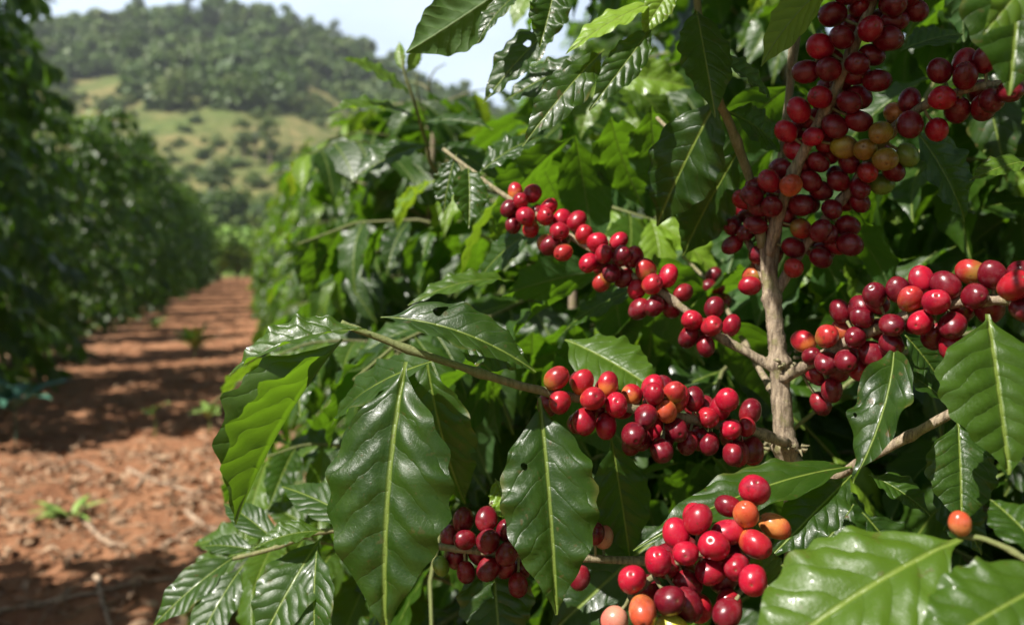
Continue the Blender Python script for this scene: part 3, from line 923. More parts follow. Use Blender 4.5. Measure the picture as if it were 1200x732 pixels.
A.cherry('MID', [(652,443,'m',1),(682,447,'o',1),(711,450,'o',1),(656,471,'o',1),(694,466,'o',1),(642,474,'d',-1),(683,492,'r'),(710,499,'R'),(722,474,'R',1),(740,462,'o'),(762,459,'r'),(736,503,'d'),(755,487,'d',1),
  (780,481,'O',1),(795,467,'o',1),(786,458,'m',-1),(815,468,'r'),(753,515,'d'),(770,505,'r'),(792,503,'d',1),(780,521,'d',-1),(805,518,'d',-1),(844,465,'r'),(842,477,'r',1),(830,489,'o',1),(855,502,'R',1),(827,517,'d'),
  (875,500,'o',1,.85),(879,482,'d',1),(879,526,'d',1),(851,527,'d',-1),(816,500,'d',-1),(866,515,'d',-1),(765,472,'r',-1),(730,480,'r',-1),(770,522,'d',-1),(700,480,'d',-1)])
A.branch('R', [(916, 445, .552), (945, 428, .53), (975, 410, .51), (1010, 392, .49), (1050, 374, .47), (1095, 358, .45), (1150, 350, .43), (1210, 352, .41), (1300, 365, .39)], .0040, .0026, (0, .1), 'fruiting_branch')
A.cherry('R', [(944,400,'o'),(969,394,'m'),(951,417,'d',1,.9),(990,386,'o',-1),(1004,395,'d',1),(995,365,'d'),(1013,370,'d',1,.9),(1022,346,'d'),(1030,355,'d',1),(1034,381,'r',1,.9),(1058,351,'m',1),(1083,328,'R'),(1093,354,'R',1),(1073,377,'R',1),
  (1115,333,'d'),(1145,319,'m'),(1143,347,'d',1,.9),(1175,335,'o',1),(1192,324,'d'),(984,422,'d'),(964,440,'d'),(1014,415,'d'),(1035,402,'d'),(986,435,'d',-1),(975,456,'d'),(1108,381,'d',-1),(1104,394,'d',-1),(1200,362,'d'),(1048,340,'d',-1),(1128,362,'d',-1),(1160,362,'d',-1),(1001,412,'d',-1),(1218,330,'r'),(968,425,'d',1)], .3)
A.branch('T1', [(900, 300, .555), (912, 255, .545), (930, 205, .53), (955, 155, .515), (980, 105, .50), (1003, 50, .49), (1028, -10, .48), (1050, -70, .47), (1075, -190, .46)], .0042, .0026, (0, .15), 'fruiting_branch')
A.cherry('T1', [(978,15,'d'),(1004,9,'d',-1),(1041,9,'d'),(1075,11,'d'),(1016,37,'r',1),(1050,42,'d'),(984,46,'d'),(961,55,'R'),(946,83,'d'),(969,83,'d',1),(1004,75,'d'),(1020,66,'d',-1),(995,93,'d',-1),(1021,99,'d'),
  (961,114,'r'),(936,129,'R'),(992,122,'d'),(921,154,'R'),(955,159,'R',1),(978,148,'d'),(1000,145,'d',-1),(930,177,'R'),(918,196,'d',-1),(896,215,'r'),(923,219,'O',1),(902,243,'r'),(960,189,'d',1),(984,175,'y'),(950,212,'d'),(965,222,'d'),
  (937,241,'d'),(955,237,'d',-1),(890,242,'d',-1),(878,230,'d',-1),(937,268,'m',1),(930,290,'d',-1),(887,263,'d',-1),(1032,22,'d',-1),(1000,28,'d',-1),(1030,52,'d',-1),(975,68,'d',-1),(978,98,'d',-1),(1010,112,'d',-1),(942,146,'d',-1),(968,135,'d',-1),(941,194,'d',-1),(972,168,'d',-1),(910,228,'d',-1),(920,254,'d'),(1062,-8,'d'),(1020,-12,'d'),(990,-8,'d'),(1046,26,'d',1)], .15)
A.branch('T2', [(908, 345, .556), (930, 308, .555), (962, 262, .545), (995, 222, .53), (1025, 180, .515), (1052, 146, .50), (1085, 122, .485), (1130, 104, .47), (1170, 98, .46), (1240, 95, .45)], .0038, .0022, (0, .2), 'fruiting_branch')
A.cherry('T2', [(1101,83,'r'),(1135,71,'r'),(1131,89,'d',1),(1063,119,'d'),(1050,131,'O',-1),(1066,146,'d',1),(1104,115,'R'),(1098,152,'R'),(1128,126,'d',-1),(1157,120,'d'),(1150,106,'d',-1),(1021,161,'y'),(1041,153,'m'),(1007,178,'y'),(1024,192,'y',1),
  (1033,176,'d',-1),(1061,183,'g'),(1016,202,'m'),(1046,200,'d'),(1037,214,'g'),(982,212,'d'),(993,192,'d',-1),(1011,220,'d'),(1009,237,'d'),(955,272,'d'),(970,274,'d'),(993,265,'d'),(969,294,'d'),(958,303,'d'),(983,289,'d'),(930,314,'m'),(1150,72,'d'),(1172,112,'d',1),(975,245,'d',1),(990,238,'d',-1),(948,284,'d',-1)], .12)
A.branch('T3', [(903, 345, .558), (885, 300, .575), (866, 268, .59), (835, 218, .61), (805, 176, .63), (770, 138, .66)], .0030, .0016, (0, .3), 'fruiting_branch')
A.cherry('T3', [(873,273,'d'),(859,263,'d'),(858,287,'d'),(888,299,'d'),(902,300,'d'),(882,323,'m'),(850,240,'d',-1),(876,252,'d'),(866,245,'d',-1)])
A.branch('T5', [(894, 290, .556), (886, 235, .55), (872, 190, .54), (855, 145, .53), (842, 118, .52), (825, 60, .51), (818, 10, .505), (815, -40, .5)], .0036, .0022, (.5, .9))
A.branch('LOW', [(936, 612, .56), (860, 640, .54), (780, 655, .53), (690, 650, .52), (630, 645, .515), (575, 643, .51), (500, 632, .53), (430, 618, .56), (378, 618, .59), (320, 640, .62), (270, 655, .64)], .0032, .0016, (0, .7), 'fruiting_branch')
A.cherry('LOW', [(543,609,'d'),(570,608,'d'),(545,632,'d',1),(572,635,'d',1),(594,621,'r'),(546,670,'r',1),(572,665,'d',1),(594,648,'d',1),(592,664,'d',-1),(535,654,'d',-1),(517,662,'g',-1,.85),(611,671,'d',-1),(607,682,'d',-1),(707,628,'p',1,1.15),(679,676,'d',-1),(528,628,'d',-1),(560,650,'d',-1)], .1)
A.branch('WOOD', [(930, 590, .56), (965, 570, .53), (1010, 541, .495), (1060, 514, .475), (1118, 482, .455)], .0030, .0028, (0, 0))
A.branch('TOP', [(905, 330, .56), (915, 200, .58), (930, 60, .57), (940, -80, .54), (900, -110, .53), (840, -60, .53), (770, -15, .545), (700, -8, .56), (640, -14, .57), (585, -22, .575), (520, -50, .58)], .0034, .0016, (0, .8))
A.branch('BACK', [(912, 470, .56), (870, 400, .68), (835, 340, .78), (800, 300, .88)], .0028, .0014, (0, .5), 'fruiting_branch')
A.cherry('BACK', [(830,335,'r'),(842,338,'r'),(836,322,'d'),(822,345,'d'),(850,352,'d')])

# --- leaves: (base px,py,d) (tip px,py,d) half width px, normal in camera axes
D = A.leaf
# mid-branch end: the big leaves in front
D('MID', (476, 424, .455), (452, 742, .425), 78, n=(-.16, .50, .86), bend=(-.03, .05), fold=.24, tint=.35, wave=.07, pucker=.10, cup=.25)
D('MID', (402, 398, .46), (277, 614, .44), 74, n=(-.72, .30, .64), bend=(.0, .05), fold=1.05, tint=.6, wave=.07, young=.09, cup=.05)
D('MID', (430, 386, .462), (268, 440, .455), 34, n=(-.1, .85, .5), bend=(.02, .10), fold=.45, tint=.7, young=.1, wave=.10)
D('MID', (446, 372, .47), (628, 436, .455), 40, n=(.05, .80, .6), bend=(0, .10), fold=.35, tint=.25, wave=.06)
D('MID', (530, 398, .50), (622, 432, .49), 30, n=(-.1, .6, .8), bend=(0, .1), tint=.5, wave=.12)
D('MID', (520, 420, .49), (388, 500, .56), 34, n=(0, .7, .7), bend=(0, .08), tint=.5)
D('MID', (632, 466, .475), (652, 720, .445), 60, n=(-.02, .48, .88), bend=(.015, .05), fold=.30, tint=.35, wave=.09, pucker=.09, cup=.25)
D('MID', (716, 512, .52), (738, 655, .53), 36, n=(.1, .2, .95), bend=(0, .02), tint=.1, fold=.2)
D('MID', (500, 420, .53), (545, 590, .55), 42, n=(-.3, .4, .85), tint=.5)
D('UL', (662, 398, .60), (775, 462, .55), 42, n=(.05, .65, .75), bend=(-.02, .06), tint=.9, fold=.18, young=.12)
D('UL', (606, 330, .66), (478, 358, .62), 22, n=(.0, .90, .5), bend=(0, .10), tint=.85, wave=.12, young=.12)
D('UL', (548, 194, .66), (549, 268, .63), 23, n=(.25, .55, .8), bend=(0, .08), tint=.6, wave=.12)
D('UL', (535, 180, .68), (520, 250, .68), 20, n=(-.4, .4, .8), bend=(0, .05), tint=.2, wave=.12)
D('UL', (560, 205, .67), (640, 160, .70), 22, n=(.0, .8, .6), bend=(0, .08), tint=.3, wave=.12)
D('UL', (640, 262, .66), (560, 330, .70), 26, n=(-.2, .6, .7), bend=(0, .08), tint=.4)
D('UL', (760, 335, .63), (660, 390, .67), 24, n=(-.2, .8, .6), bend=(0, .08), tint=.5)
D('LOW', (580, 560, .55), (602, 618, .53), 17, n=(.1, .2, .95), young=.75, wear=1.0, tint=.9, wave=.15)
D('LOW', (578, 645, .53), (588, 770, .50), 46, n=(-.1, .3, .9), tint=.15, fold=.3)
D('LOW', (790, 612, .565), (640, 748, .55), 52, n=(-.2, .45, .85), tint=.1, fold=.2, bend=(0, .05))
D('LOW', (380, 622, .575), (298, 642, .565), 20, n=(-.05, .85, .5), bend=(0, .1), tint=.8, young=.1)
D('LOW', (376, 630, .58), (302, 762, .54), 40, n=(-.15, .55, .8), bend=(.03, .08), tint=.7, wave=.06, wk=3.0, pucker=.035)
D('LOW', (372, 640, .57), (372, 780, .53), 28, n=(-.3, .4, .8), bend=(.03, .08), tint=.6, wave=.06, wk=3.0, pucker=.035)
D('LOW', (278, 650, .64), (178, 735, .61), 26, n=(-.15, .65, .75), bend=(.02, .08), tint=.7, wave=.06, wk=3.0, pucker=.035)
D('LOW', (285, 662, .63), (225, 770, .59), 28, n=(-.15, .6, .75), bend=(.02, .08), tint=.6, wave=.06, wk=3.0, pucker=.035)
D('LOW', (300, 645, .64), (238, 640, .66), 15, n=(0, .8, .6), bend=(.02, .08), tint=.5, wave=.06, wk=3.0, pucker=.035)
D('LOW', (330, 640, .62), (262, 590, .66), 18, n=(0, .8, .6), bend=(.02, .1), tint=.5, wave=.06, wk=3.0, pucker=.035)
D('LOW', (440, 622, .57), (330, 570, .62), 24, n=(-.2, .8, .6), bend=(.02, .08), tint=.5, wave=.06, wk=3.0, pucker=.035)
# right side
D('WOOD', (1122, 492, .455), (1126, 618, .435), 40, n=(-.12, .42, .9), bend=(0, .03), fold=.22, tint=.35, pucker=.09, wave=.06)
D('R', (1157, 368, .42), (1182, 556, .395), 72, n=(-.05, .45, .88), bend=(-.03, .04), fold=.15, tint=.75, pucker=.07, wave=.04, young=.06)
D('R', (1048, 398, .46), (1000, 566, .43), 36, n=(-.50, .30, .78), bend=(.12, .05), fold=.6, tint=.1, wave=.20, wk=3.2, twist=.9, wear=.7)
D('WOOD', (1112, 474, .46), (1036, 426, .49), 22, n=(.1, .7, .65), bend=(0, .08), tint=.3, wave=.1, wear=.4)
D('WOOD', (1018, 556, .50), (1090, 604, .48), 24, n=(.1, .75, .65), bend=(0, .08), tint=.6, wave=.08)
D('WOOD', (1005, 546, .50), (742, 645, .47), 34, n=(-.05, .84, .5), bend=(.03, .10), fold=.35, tint=.55, wave=.10, wear=.3)
D('R', (1060, 392, .50), (1110, 460, .50), 26, n=(-.2, .5, .8), bend=(0, .06), tint=.2)
for q in [((1000, 590, .55), (930, 680, .54), 34), ((1010, 600, .56), (1075, 690, .55), 34), ((960, 560, .58), (1010, 660, .57), 32), ((1090, 560, .56), (1150, 650, .55), 34), ((1050, 640, .53), (960, 700, .5), 30)]:
    D('WOOD', q[0], q[1], q[2], n=(.1, .5, .8), bend=(0, .06), tint=.15)
D('WOOD', (998, 556, .495), (900, 655, .47), 32, n=(-.2, .6, .75), bend=(.03, .07), tint=.2, wave=.12)
# top leaves
D('TOP', (770, 2, .55), (663, 64, .53), 22, n=(-.1, .75, .65), bend=(.02, .06), young=.95, tint=.9, wave=.10)
D('TOP', (790, -18, .55), (752, 42, .54), 18, n=(.1, .5, .8), young=.65, tint=.9, bend=(0, .05))
D('TOP', (765, 30, .545), (690, 130, .53), 22, n=(.35, .65, .65), bend=(.04, .08), tint=.5, wave=.13)
D('TOP', (708, 58, .55), (612, 172, .53), 27, n=(.3, .7, .6), bend=(.03, .09), tint=.45, wave=.16)
D('TOP', (592, -14, .57), (476, 62, .56), 36, n=(-.15, .1, -.95), bend=(0, .05), tint=.5, young=.12, wave=.08)
D('TOP', (612, -10, .57), (560, 50, .56), 18, n=(-.3, .5, .7), tint=.4)
D('TOP', (650, -16, .56), (632, 56, .545), 26, n=(.2, .6, .75), bend=(.02, .07), tint=.4, wave=.15)
D('TOP', (660, 20, .58), (566, 122, .58), 30, n=(-.3, .4, .75), bend=(.02, .05), tint=.2, wave=.1)
D('TOP', (690, 70, .60), (590, 120, .62), 28, n=(-.3, .5, .7), bend=(.02, .05), tint=.3, wave=.1)
D('T5', (815, 8, .505), (838, 138, .485), 34, n=(.15, .55, .8), bend=(-.05, .05), tint=.35, wave=.07)
D('T5', (845, 110, .53), (770, 265, .58), 46, n=(-.4, .1, .8), bend=(0, .05), tint=.05, fold=.1)
D('T5', (870, 170, .56), (800, 300, .62), 36, n=(-.2, .3, .8), bend=(0, .05), tint=.1)
D('T5', (835, 70, .53), (905, 120, .55), 26, n=(.1, .6, .7), bend=(0, .08), tint=.2)
D('T5', (850, 130, .54), (915, 180, .57), 30, n=(.2, .4, .8), bend=(0, .08), tint=.0)
D('T1', (990, -36, .47), (892, 78, .45), 27, n=(-.45, .05, -.9), bend=(.05, .06), tint=.8, young=.55, fold=.35, wave=.07)
D('T2', (1212, 188, .46), (1136, 212, .45), 20, n=(-.1, .8, .6), bend=(0, .06), tint=.9, young=.2)
D('T2', (1070, 150, .53), (1130, 260, .55), 40, n=(.2, .3, .85), bend=(0, .05), tint=.05)
D('T2', (1055, 60, .56), (1130, 40, .58), 22, n=(.2, .7, .65), bend=(0, .05), tint=.2)
# shading leaves above the frame (the shrub's own upper whorls)
for i, (bx_, by_, d_, tx, ty, td) in enumerate([(900,-130,.46,780,-250,.40),(960,-160,.46,1060,-330,.40),(930,-190,.46,800,-420,.36),(1000,-180,.44,960,-430,.34),(1010,-110,.46,900,-260,.38),(980,-250,.42,1130,-420,.34),(950,-240,.40,830,-560,.30),(1060,-150,.45,1190,-290,.40),(1040,-240,.42,1030,-500,.34)]):
    D('T1', (bx_, by_, d_), (tx, ty, td), 75, n=(-.3, .8, .4), bend=(0, .05), tint=.4)
# upper whorls that keep the fruit at the top in broken shade
A.branch('CANOPY', [(905, 330, .56), (925, 120, .56), (935, -60, .52), (925, -260, .47), (900, -450, .43), (860, -600, .40)], .0030, .0014, (.1, .8))
crg = np.random.default_rng(14)
for i in range(46):
    c0 = P(crg.uniform(860, 1180), crg.uniform(-40, 270), .51)+SUNV*crg.uniform(.17, .36)
    a_ = crg.uniform(0, 6.28); dd = nrm(np.array([math.cos(a_), math.sin(a_), crg.normal(-.3, .2)]))*crg.uniform(.045, .065)
    b_, t_ = proj(c0-dd), proj(c0+dd)
    zt = (b_[2]+t_[2])/2
    if zt < .12 or max(b_[1], t_[1]) > -60: continue
    D('CANOPY', tuple(map(float, b_)), tuple(map(float, t_)), .024*F/zt, n=(-.25+crg.normal(0, .25), .85, .4), bend=(0, .05), tint=crg.uniform())
A_objs = finish(A)
# mass foliage of A, behind and beside
rgA = np.random.default_rng(55)
brA, lvA = gen_shrub(rgA, 1.75, .55, step=.06, lpair=.05, z0=.12, leaf=(.10, .15), top_young=.3)
off = np.array([BASE_A[0], BASE_A[1], 0])
lvA = [(p+off, d, n, L, y_, w_) for (p, d, n, L, y_, w_) in lvA]
lvA = near_filter(lvA, .64, .35, rgA, 330)
brA = [(p+off, r, L) for p, r, L in brA]
def br_ok(p, lim):
    px, py, z = proj(p)
    inside = (px > -20) & (px < 1220) & (py > -200) & (py < 750) & (z > 0)
    return not np.any(inside & (z < lim) & (np.linalg.norm(p[:, :2]-off[:2], axis=1) > .03))
brA = [b for b in brA if br_ok(b[0], .66)]
add_mass(A, lvA, brA, PRO_N, rgA)

# ================= B: nearest shrub, its trunk just outside the right edge =================
BASE_B = (.46, -.16, 0.0)
B = Near('nearest coffee shrub at the right edge, with large blurred leaves and a bright cherry bunch', BASE_B, GR)
bt = Mesh()
tube(bt, catmull([(BASE_B[0], BASE_B[1], -.05), (BASE_B[0]+.01, BASE_B[1], .5), (BASE_B[0]-.01, BASE_B[1]+.01, 1.0), (BASE_B[0], BASE_B[1], 1.5)], 60), np.linspace(.013, .006, 60), 14, None, .07, 3)
obj('trunk', bt.data('trunk', M_BARK, B.loc), B.o)
def W(x, y, z): return np.array([x, y, z])
def bpt(p): return np.asarray(p, float)
def inv(p):
    a, b, c_ = proj(np.array(p)); return (float(a), float(b), float(c_))
# branch from B's trunk sweeping under the frame, rising to the bunch
B.branch('BUNCH', [(1500, 1300, .20), (1250, 960, .29), (1040, 790, .36), (930, 715, .395), (875, 668, .41), (840, 648, .415), (800, 655, .412), (765, 676, .405), (738, 700, .40)], .0032, .0016, (.1, .5), 'fruiting_branch')
B.branch('SPUR', [(890, 682, .41), (868, 645, .418), (872, 612, .422), (888, 588, .425)], .0018, .0012, (.3, .6), 'fruiting_branch')
B.cherry('BUNCH', [(819,610,'R'),(793,625,'R'),(835,637,'R',1,1.08),(803,647,'R'),(771,657,'R',1,1.08),(833,668,'r',1),(808,678,'o',1),(741,679,'R',1),(779,693,'r',1),(751,710,'O',1),(720,726,'p',1),(784,730,'Y',1,1.1),(820,714,'R',1,1.08),(845,708,'d',1),(861,662,'r',1),(874,670,'R'),(854,685,'d',-1),(864,650,'r',-1),(790,662,'d',-1),(760,690,'d',-1),(812,655,'d',-1),(800,700,'d',-1)], .2)
B.cherry('SPUR', [(885,574,'R',1,1.08),(854,593,'d',-1,.85),(873,601,'O',1,.95),(908,616,'O'),(883,635,'o',1,1.05),(855,626,'R',1)], 0)
B.branch('TWIG', [(1560, 1150, .19), (1350, 800, .27), (1230, 670, .315), (1165, 632, .33), (1124, 628, .338)], .0017, .0010, (.6, 1.))
B.cherry('TWIG', [(1125,613,'O',1,.62)])
B.leaf('TWIG', (1128, 630, .335), (868, 800, .32), 84, n=(-.25, .75, .6), bend=(-.03, .05), fold=.15, tint=.95, young=.2, pucker=.08, wave=.07)
B.leaf('TWIG', (1250, 672, .31), (1070, 775, .29), 62, n=(-.1, .75, .6), bend=(0, .05), fold=.15, tint=.8, young=.08)
B.leaf('TWIG', (1230, 655, .33), (1160, 585, .36), 36, n=(-.1, .7, .7), bend=(0, .05), fold=.2, tint=.5)
B.leaf('BUNCH', (905, 700, .41), (888, 640, .44), 24, n=(-.3, .5, .8), bend=(0, .05), tint=.7, young=.3)
B.branch('HIGH', [(1500, 400, .18), (1420, 100, .24), (1330, -60, .30), (1230, -110, .34), (1190, -80, .36)], .0026, .0014, (.3, .8))
B.leaf('HIGH', (1195, -85, .36), (1182, 112, .345), 70, n=(-.1, .35, .9), bend=(0, .03), fold=.2, tint=.2, wave=.05)
B.leaf('HIGH', (1240, -70, .33), (1152, 40, .32), 38, n=(.3, .3, .85), bend=(0, .03), fold=.2, tint=.9, young=.25)
B.leaf('HIGH', (1260, -70, .33), (1250, 140, .31), 60, n=(-.2, .4, .9), bend=(0, .03), tint=.4)
finish(B)
rgB = np.random.default_rng(66)
brB, lvB = gen_shrub(rgB, 1.5, .45, step=.07, lpair=.055, z0=.12, leaf=(.10, .15), top_young=.3)
offB = np.array([BASE_B[0], BASE_B[1], 0])
def outside(c, r_):
    px, py, z = proj(c)
    if z < -.05: return True
    if z < .10: return np.dot(c-CAM, RT) > .30
    rr = r_*F/z
    return px-rr > 1225 or py-rr > 755
lvB = [(p+offB, d, n, L, y_, w_) for (p, d, n, L, y_, w_) in lvB]
lvB = [l for l in lvB if outside(l[0]+nrm(l[1])*l[3]*.5, l[3]*.7) and l[0][0] > .12]
brB = [(p+offB, r, L) for p, r, L in brB]
brB = [b for b in brB if all(outside(q, .01) for q in b[0]) and np.all(b[0][:, 0] > .10)]
add_mass(B, lvB, brB, PRO_M, rgB)

# ================= C, D: shrubs directly behind =================
def behind(seed, x, y, H, R, label, lim, shoot=False, xmin=300):
    N = Near(label, (x, y, 0), GR)
    rg = np.random.default_rng(seed)
    br, lv = gen_shrub(rg, H, R, step=.048, lpair=.038, z0=.1, leaf=(.10, .15), top_young=.75, cone=.25, bare=.06)
    of = np.array([x, y, 0])
    lv = [(p+of, d, n, L, y_, w_) for (p, d, n, L, y_, w_) in lv]
    lv = near_filter(lv, lim, 0, rg, xmin)
    br = [(p+of, r, L) for p, r, L in br]
    br = [b for b in br if np.all(proj(b[0])[2] > lim-.05)]
    t = trunk_mesh(H*.97, .014, rg)
    obj('trunk', t.data('trunk', M_BARK), N.o)
    add_mass(N, lv, br, PRO_N if y < 1.3 else PRO_M, rg)
    return N
C = behind(71, .40, 1.05, 1.20, .55, 'second coffee shrub of the right row, dense leaves right behind the fruiting one', .72)
C.branch('SHOOT', [inv((.40-.02, 1.05, 1.08)), (520, 205, .97), (500, 165, .93), (486, 118, .90), (474, 84, .89), (472, 64, .89)], .0030, .0012, (.5, 1.))
C.leaf('SHOOT', (484, 114, .90), (398, 68, .86), 24, n=(-.1, .75, .6), bend=(0, .06), tint=.8, young=.3, fold=.3)
C.leaf('SHOOT', (492, 140, .91), (382, 132, .86), 26, n=(-.1, .8, .55), bend=(0, .09), tint=.7, young=.2, fold=.3)
C.leaf('SHOOT', (492, 145, .91), (578, 152, .88), 18, n=(.1, .75, .6), bend=(0, .08), tint=.3, fold=.3)
C.leaf('SHOOT', (474, 84, .89), (468, 48, .90), 9, n=(-.6, .3, .7), bend=(0, .05), tint=.8, young=.6)
C.leaf('SHOOT', (476, 86, .89), (492, 52, .91), 9, n=(.6, .3, .7), bend=(0, .05), tint=.8, young=.6)
C.leaf('SHOOT', (505, 170, .93), (410, 215, .90), 26, n=(-.2, .7, .65), bend=(0, .08), tint=.5)
C.leaf('SHOOT', (505, 170, .93), (590, 215, .92), 24, n=(.1, .7, .65), bend=(0, .08), tint=.3)
C.branch('SIDE', [inv((.40-.02, 1.05, .66)), (540, 560, .98), (450, 530, .93), (370, 520, .89), (312, 535, .86)], .0030, .0012, (.2, 1.))
pairs(C, 'SIDE', .35, 1.0, 6, 24, 120, np.random.default_rng(3), .1)
C.branch('SIDETWO', [inv((.40-.02, 1.05, .86)), (530, 430, 1.0), (440, 400, .95), (370, 400, .91), (322, 418, .88)], .0030, .0012, (.2, 1.))
pairs(C, 'SIDETWO', .3, 1.0, 6, 23, 110, np.random.default_rng(6), .15)
C.branch('SIDELOW', [inv((.40-.02, 1.05, .5)), (520, 680, .92), (430, 650, .87), (350, 630, .83), (300, 640, .80)], .0030, .0012, (.2, 1.))
pairs(C, 'SIDELOW', .35, 1.0, 6, 26, 125, np.random.default_rng(9), .1)
finish(C)
behind(72, .38, 1.72, 1.38, .58, 'third coffee shrub of the right row, silvery sunlit leaf tips left of the berries', .9)
behind(73, .85, 1.25, 1.75, .62, 'shaded coffee shrub deep behind the trunk on the right', .95)
behind(75, .62, .88, 1.15, .48, 'low leafy coffee shrub filling the gap below and behind the trunk', .67, xmin=640)
behind(74, .78, .62, 1.7, .42, 'shaded coffee shrub behind the right hand cherry branch', .70, xmin=760)

# ------------------------------------------------------------------ things on the path
def ground_pt(px, py):
    # intersect with z=0
    d = FW+RT*((px-600)/F)+UP*((366-py)/F)
    t = -CAM[2]/d[2]; p = CAM+d*t
    return np.array([p[0], p[1], ground_z(p[0], p[1])])
TG = 'dry twigs on the red path'
def twig(pix, r, label, forks=()):
    pts = [ground_pt(*p)+np.array([0, 0, .012]) for p in pix]
    o0 = pts[0]
    m = Mesh(); c = catmull(pts, 26)
    c += np.random.default_rng(abs(int(pix[0][0]))).normal(0, .0025, c.shape)
    tube(m, c, np.linspace(r, r*.5, 26), 7, None, .1, 1)
    for i, dx, dy, ln in forks:
        q = c[i]; tube(m, catmull([q, q+np.array([dx, dy, .1])*ln*.5, q+np.array([dx, dy, .05])*ln], 8), np.linspace(r*.6, r*.25, 8), 6)
    t = thing('dry_twig', label, 'twig', o0, TG, me=m.data('dry_twig', M_TWIG, o0))
twig([(96, 600), (112, 618), (128, 630), (150, 632)], .012, 'thick pale stick lying beside the green grass tuft', [(12, .5, .5, .1)])
twig([(113, 672), (120, 700), (130, 735)], .009, 'straight pale twig pointing at the camera at the bottom of the path')
twig([(-5, 715), (50, 700), (130, 688), (205, 676)], .008, 'long thin twig lying across the shaded bottom left corner', [(10, .6, .9, .14)])
twig([(185, 638), (215, 620), (232, 606)], .009, 'short twig pointing up the path near the hanging leaves')
twig([(150, 545), (185, 562), (240, 578)], .010, 'brown twig in the litter patch in mid path', [(14, .6, .2, .15)])
twig([(218, 596), (240, 606), (258, 614)], .012, 'pale stub of wood at the right edge of the path')
twig([(160, 566), (176, 548), (196, 540)], .008, 'thin curved twig crossing the litter patch')
twig([(60, 548), (95, 540), (120, 545)], .008, 'thin twig at the near edge of the big shadow on the path')

def blade_leaf(m, p, d, n, L, wd, seed):
    d = nrm(d)
    v, uv = leaf_grid(p, p+d*L*.55+np.array([0, 0, L*.22]), p+d*L, n, wd, 9, 5, .3, .1, .1, 2.5, 0, 0, seed)
    m.add(v, grid_quads(9, 5), uv)
def weed(px, py, nb, L, wd, label, mat=M_WEED, stem=0.0, up=.6, cat='weed', name='weed'):
    b = ground_pt(px, py); rg = np.random.default_rng(int(px*7+py))
    t = thing(name, label, cat, b, 'weeds on the path')
    m = Mesh()
    for i in range(nb):
        a = rg.uniform(0, 6.28)
        p = np.array([0, 0, stem*rg.uniform(.8, 1)])
        blade_leaf(m, p, (math.cos(a), math.sin(a), rg.uniform(.1, up)), (0, 0, 1), L*rg.uniform(.6, 1.1), wd, i)
    obj('leaves', m.data('leaves', mat), t)
    if stem:
        s_ = Mesh(); tube(s_, catmull([(0, 0, -.01), (.006, .004, stem*.5), (0, 0, stem)], 8), np.linspace(.004, .0025, 8), 6)
        obj('stem', s_.data('stem', mat), t)
weed(80, 600, 22, .15, .014, 'yellowish grass tuft beside the thick stick on the path', up=.5)
weed(181, 508, 9, .10, .022, 'small upright seedling with pale top in mid path', stem=.16)
weed(228, 418, 26, .34, .03, 'bushy weed at the right side of the path further up', stem=.12, up=1.4)
weed(181, 388, 16, .26, .03, 'small far weed at the left side of the path', stem=.06, up=1.2)
weed(18, 520, 16, .42, .045, 'dark bluish leafy plant at the foot of the left row', M_WEEDB, stem=.22, up=.5)
weed(245, 505, 12, .16, .02, 'pale weed at the right edge of the path below the hedge', stem=.1, up=1.0)

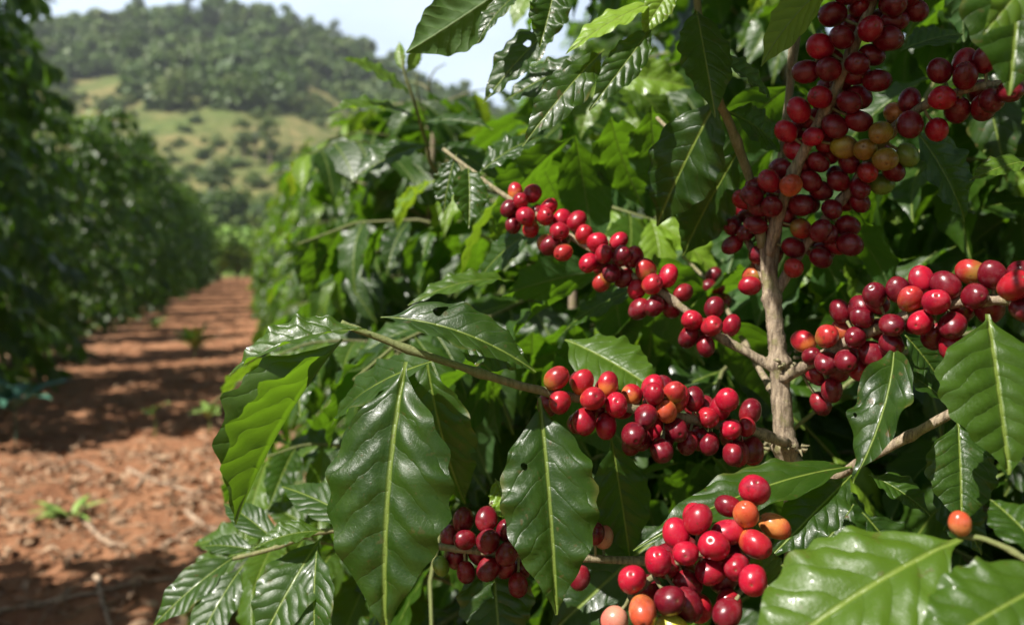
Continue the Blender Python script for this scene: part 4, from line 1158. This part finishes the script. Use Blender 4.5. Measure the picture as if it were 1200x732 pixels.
lt = Mesh(); lr = np.random.default_rng(90)
ps, q = PRO_F
for i in range(3600):
    y = 1.6+lr.exponential(5.0)
    x = lr.uniform(-3.2, .7) if i % 2 else (lr.normal(-1.9, .25) if lr.uniform() < .5 else lr.normal(-.1, .25))
    if y > 40: continue
    if i % 6 == 0: y = lr.normal(3.9, .5); x = lr.normal(-.75, .55)
    v, uv = ps[lr.integers(len(ps))]
    a = lr.uniform(0, 6.28); n = nrm(np.array([0, 0, 1])+.3*lr.normal(0, 1, 3)); d = nrm(np.cross(n, (math.cos(a), math.sin(a), 0))); s_ = np.cross(n, d)
    L = lr.uniform(.03, .10)
    lt.add((v*L*np.array([1, lr.uniform(.4, 1), 1.5])) @ np.stack([d, s_, n]) + np.array([x, y, ground_z(x, y)+.012]), q, uv)
for i in range(1700):
    y = 1.6+lr.exponential(3.5); x = lr.uniform(-2.6, .2)
    a = lr.uniform(0, 6.28); L = lr.uniform(.03, .12)+(lr.uniform(0, .25) if i % 3 == 0 else 0)
    p = np.array([x, y, ground_z(x, y)+.008]); e = np.array([math.cos(a), math.sin(a), .03])*L
    tube(lt, [p, p+e*.5+lr.normal(0, .006, 3), p+e], [.0028, .0024, .0015], 4)
o = obj('leaf_litter', lt.data('leaf_litter', M_LITTER)); o['kind'] = 'stuff'
o['label'] = 'dry brown leaves and chips scattered over the red soil'; o['category'] = 'litter'
# soil clods
cl = Mesh()
ico_t = np.linspace(0, math.pi, 5); ico_p = np.linspace(0, 2*math.pi, 7, endpoint=False)
bv = np.array([(math.sin(a)*math.cos(b), math.sin(a)*math.sin(b), math.cos(a)) for a in ico_t for b in ico_p])
for i in range(1800):
    y = 1.6+lr.exponential(4); x = lr.uniform(-2.3, .2)
    if y > 30: continue
    r = abs(lr.normal(0, .008))+.003
    cl.add(bv*r*lr.uniform(.6, 1.3, (len(bv), 1))*np.array([1, 1, .65])+np.array([x, y, ground_z(x, y)+r*.2]), grid_quads(5, 7, True))
o = obj('soil_clods', cl.data('soil_clods', M_SOIL)); o['kind'] = 'stuff'
o['label'] = 'small crumbs of red soil strewn over the path'; o['category'] = 'soil'

# ------------------------------------------------------------------ haze
hz = Mesh()
X = 1230.0
cv = np.array([(x, y, z) for z in (-4.0, 150.0) for y in (-X, X) for x in (-X, X)])
hz.add(cv, [(0, 2, 3, 1), (4, 5, 7, 6), (0, 1, 5, 4), (2, 6, 7, 3), (0, 4, 6, 2), (1, 3, 7, 5)])
k = NT('haze')
pv = k.n('ShaderNodeVolumePrincipled', {'Color': (.85, .92, 1.0, 1), 'Density': .00035, 'Anisotropy': .2})
k.t.links.new(pv.outputs[0], k.out.inputs['Volume'])
o = obj('haze', hz.data('haze', k.m)); o['kind'] = 'stuff'
o['label'] = 'thin pale haze in the air over the valley'; o['category'] = 'haze'
